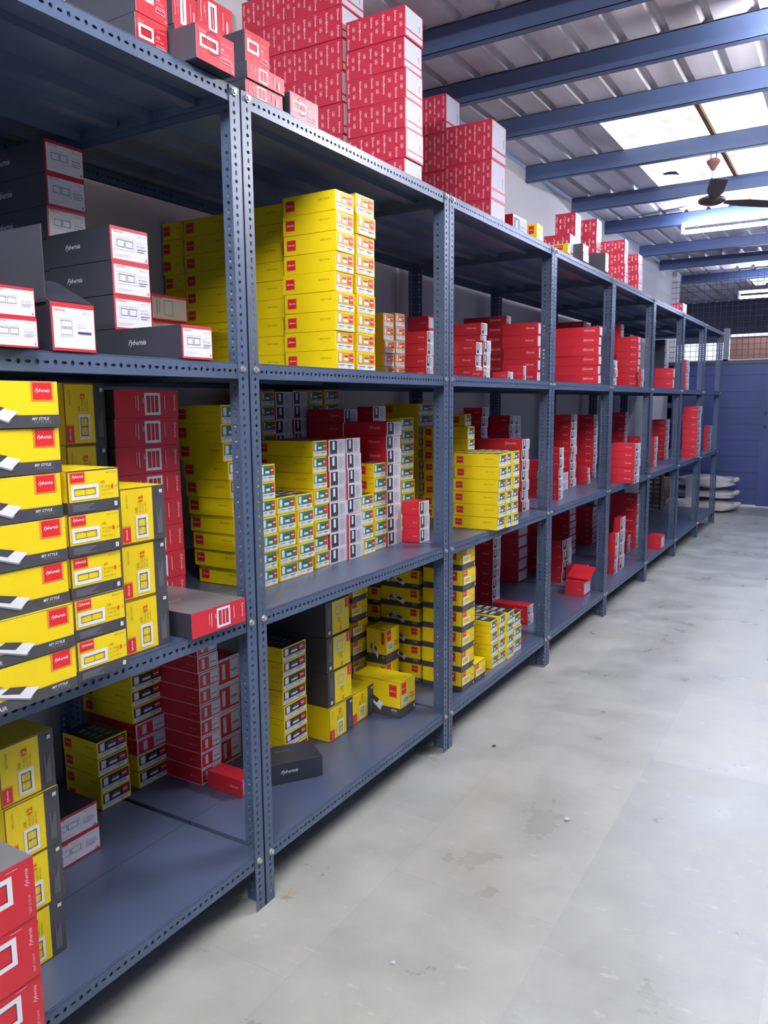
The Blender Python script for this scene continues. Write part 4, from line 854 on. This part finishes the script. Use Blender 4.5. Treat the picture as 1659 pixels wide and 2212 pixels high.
sack('pale woven sack lying before the floor pile', -0.50, 10.72, 0.0, 0.36, 0.42, 0.24, 5, False)
g = MB(); g.box(-0.10, -0.10, 0, 0.10, 0.10, 0.44, KRF); o = obj('cardboard_box', g.mesh('cardboard_box', 0.002)); o.location = (-0.82, 11.2, 0.001); tag(o, 'plain brown kraft carton by the wall behind the sacks', 'box')
g = MB(); g.box(-0.07, -0.012, 0, 0.07, 0.012, 0.48, LGR); o = obj('board', g.mesh('board')); o.location = (-0.42, 10.99, 0.0); tag(o, 'pale flat board standing among the sacks', 'board')
for i in range(4):
    t = thing('wooden_crate', 'slatted wooden crate, %s of its stack, last bay bottom' % ['lowest', 'second up', 'third up', 'topmost'][i], 'crate', (-0.68, 9.8, 0.177 + i * 0.165), 'slatted crates in the last bay')
    for q in range(3):
        g = MB(); g.box(-0.13, -0.09, 0.01 + q * 0.055, -0.125 + 0.255, -0.08, 0.045 + q * 0.055, WOOD); g.box(0.12, -0.09, 0.01 + q * 0.055, 0.13, 0.09, 0.045 + q * 0.055, WOOD)
        obj('slat', g.mesh('slat'), t)
    g = MB()
    for sx in (-1, 1):
        for sy in (-1, 1): g.box(sx * 0.115 - 0.01, sy * 0.07 - 0.01, 0, sx * 0.115 + 0.01, sy * 0.07 + 0.01, 0.163, WOOD)
    obj('corner_posts', g.mesh('corner_posts'), t)
# small things on the aisle floor
for x, y, s, lb in ((0.62, 2.55, 0.012, 'small pale stone chip on the aisle floor'), (0.16, 2.98, 0.010, 'tiny dark chip by the second post foot'), (0.45, 1.62, 0.007, 'tiny white fleck on the near floor')):
    bm = bmesh.new(); bmesh.ops.create_icosphere(bm, subdivisions=1, radius=s)
    for v in bm.verts: v.co = Vector((v.co.x * random.uniform(0.7, 1.3), v.co.y * random.uniform(0.7, 1.1), max(-0.4 * s, v.co.z * 0.5)))
    me = bpy.data.meshes.new('stone_chip'); bm.to_mesh(me); bm.free(); me.materials.append(DGR if 'dark' in lb else LGR)
    o = bpy.data.objects.new('stone_chip', me); COL.objects.link(o); o.location = (x, y, 0.4 * s); tag(o, lb, 'litter')
g = MB()
for k in range(7):
    a = k * 0.9; g.tube((0, 0, 0.002), (0.03 * math.cos(a), 0.03 * math.sin(a), 0.004 + 0.006 * (k % 2)), 0.0008, KRF, 5)
o = obj('straw_tuft', g.mesh('straw_tuft')); o.location = (0.03, 1.70, 0.001); tag(o, 'tiny straw tuft at the foot of first post', 'litter')
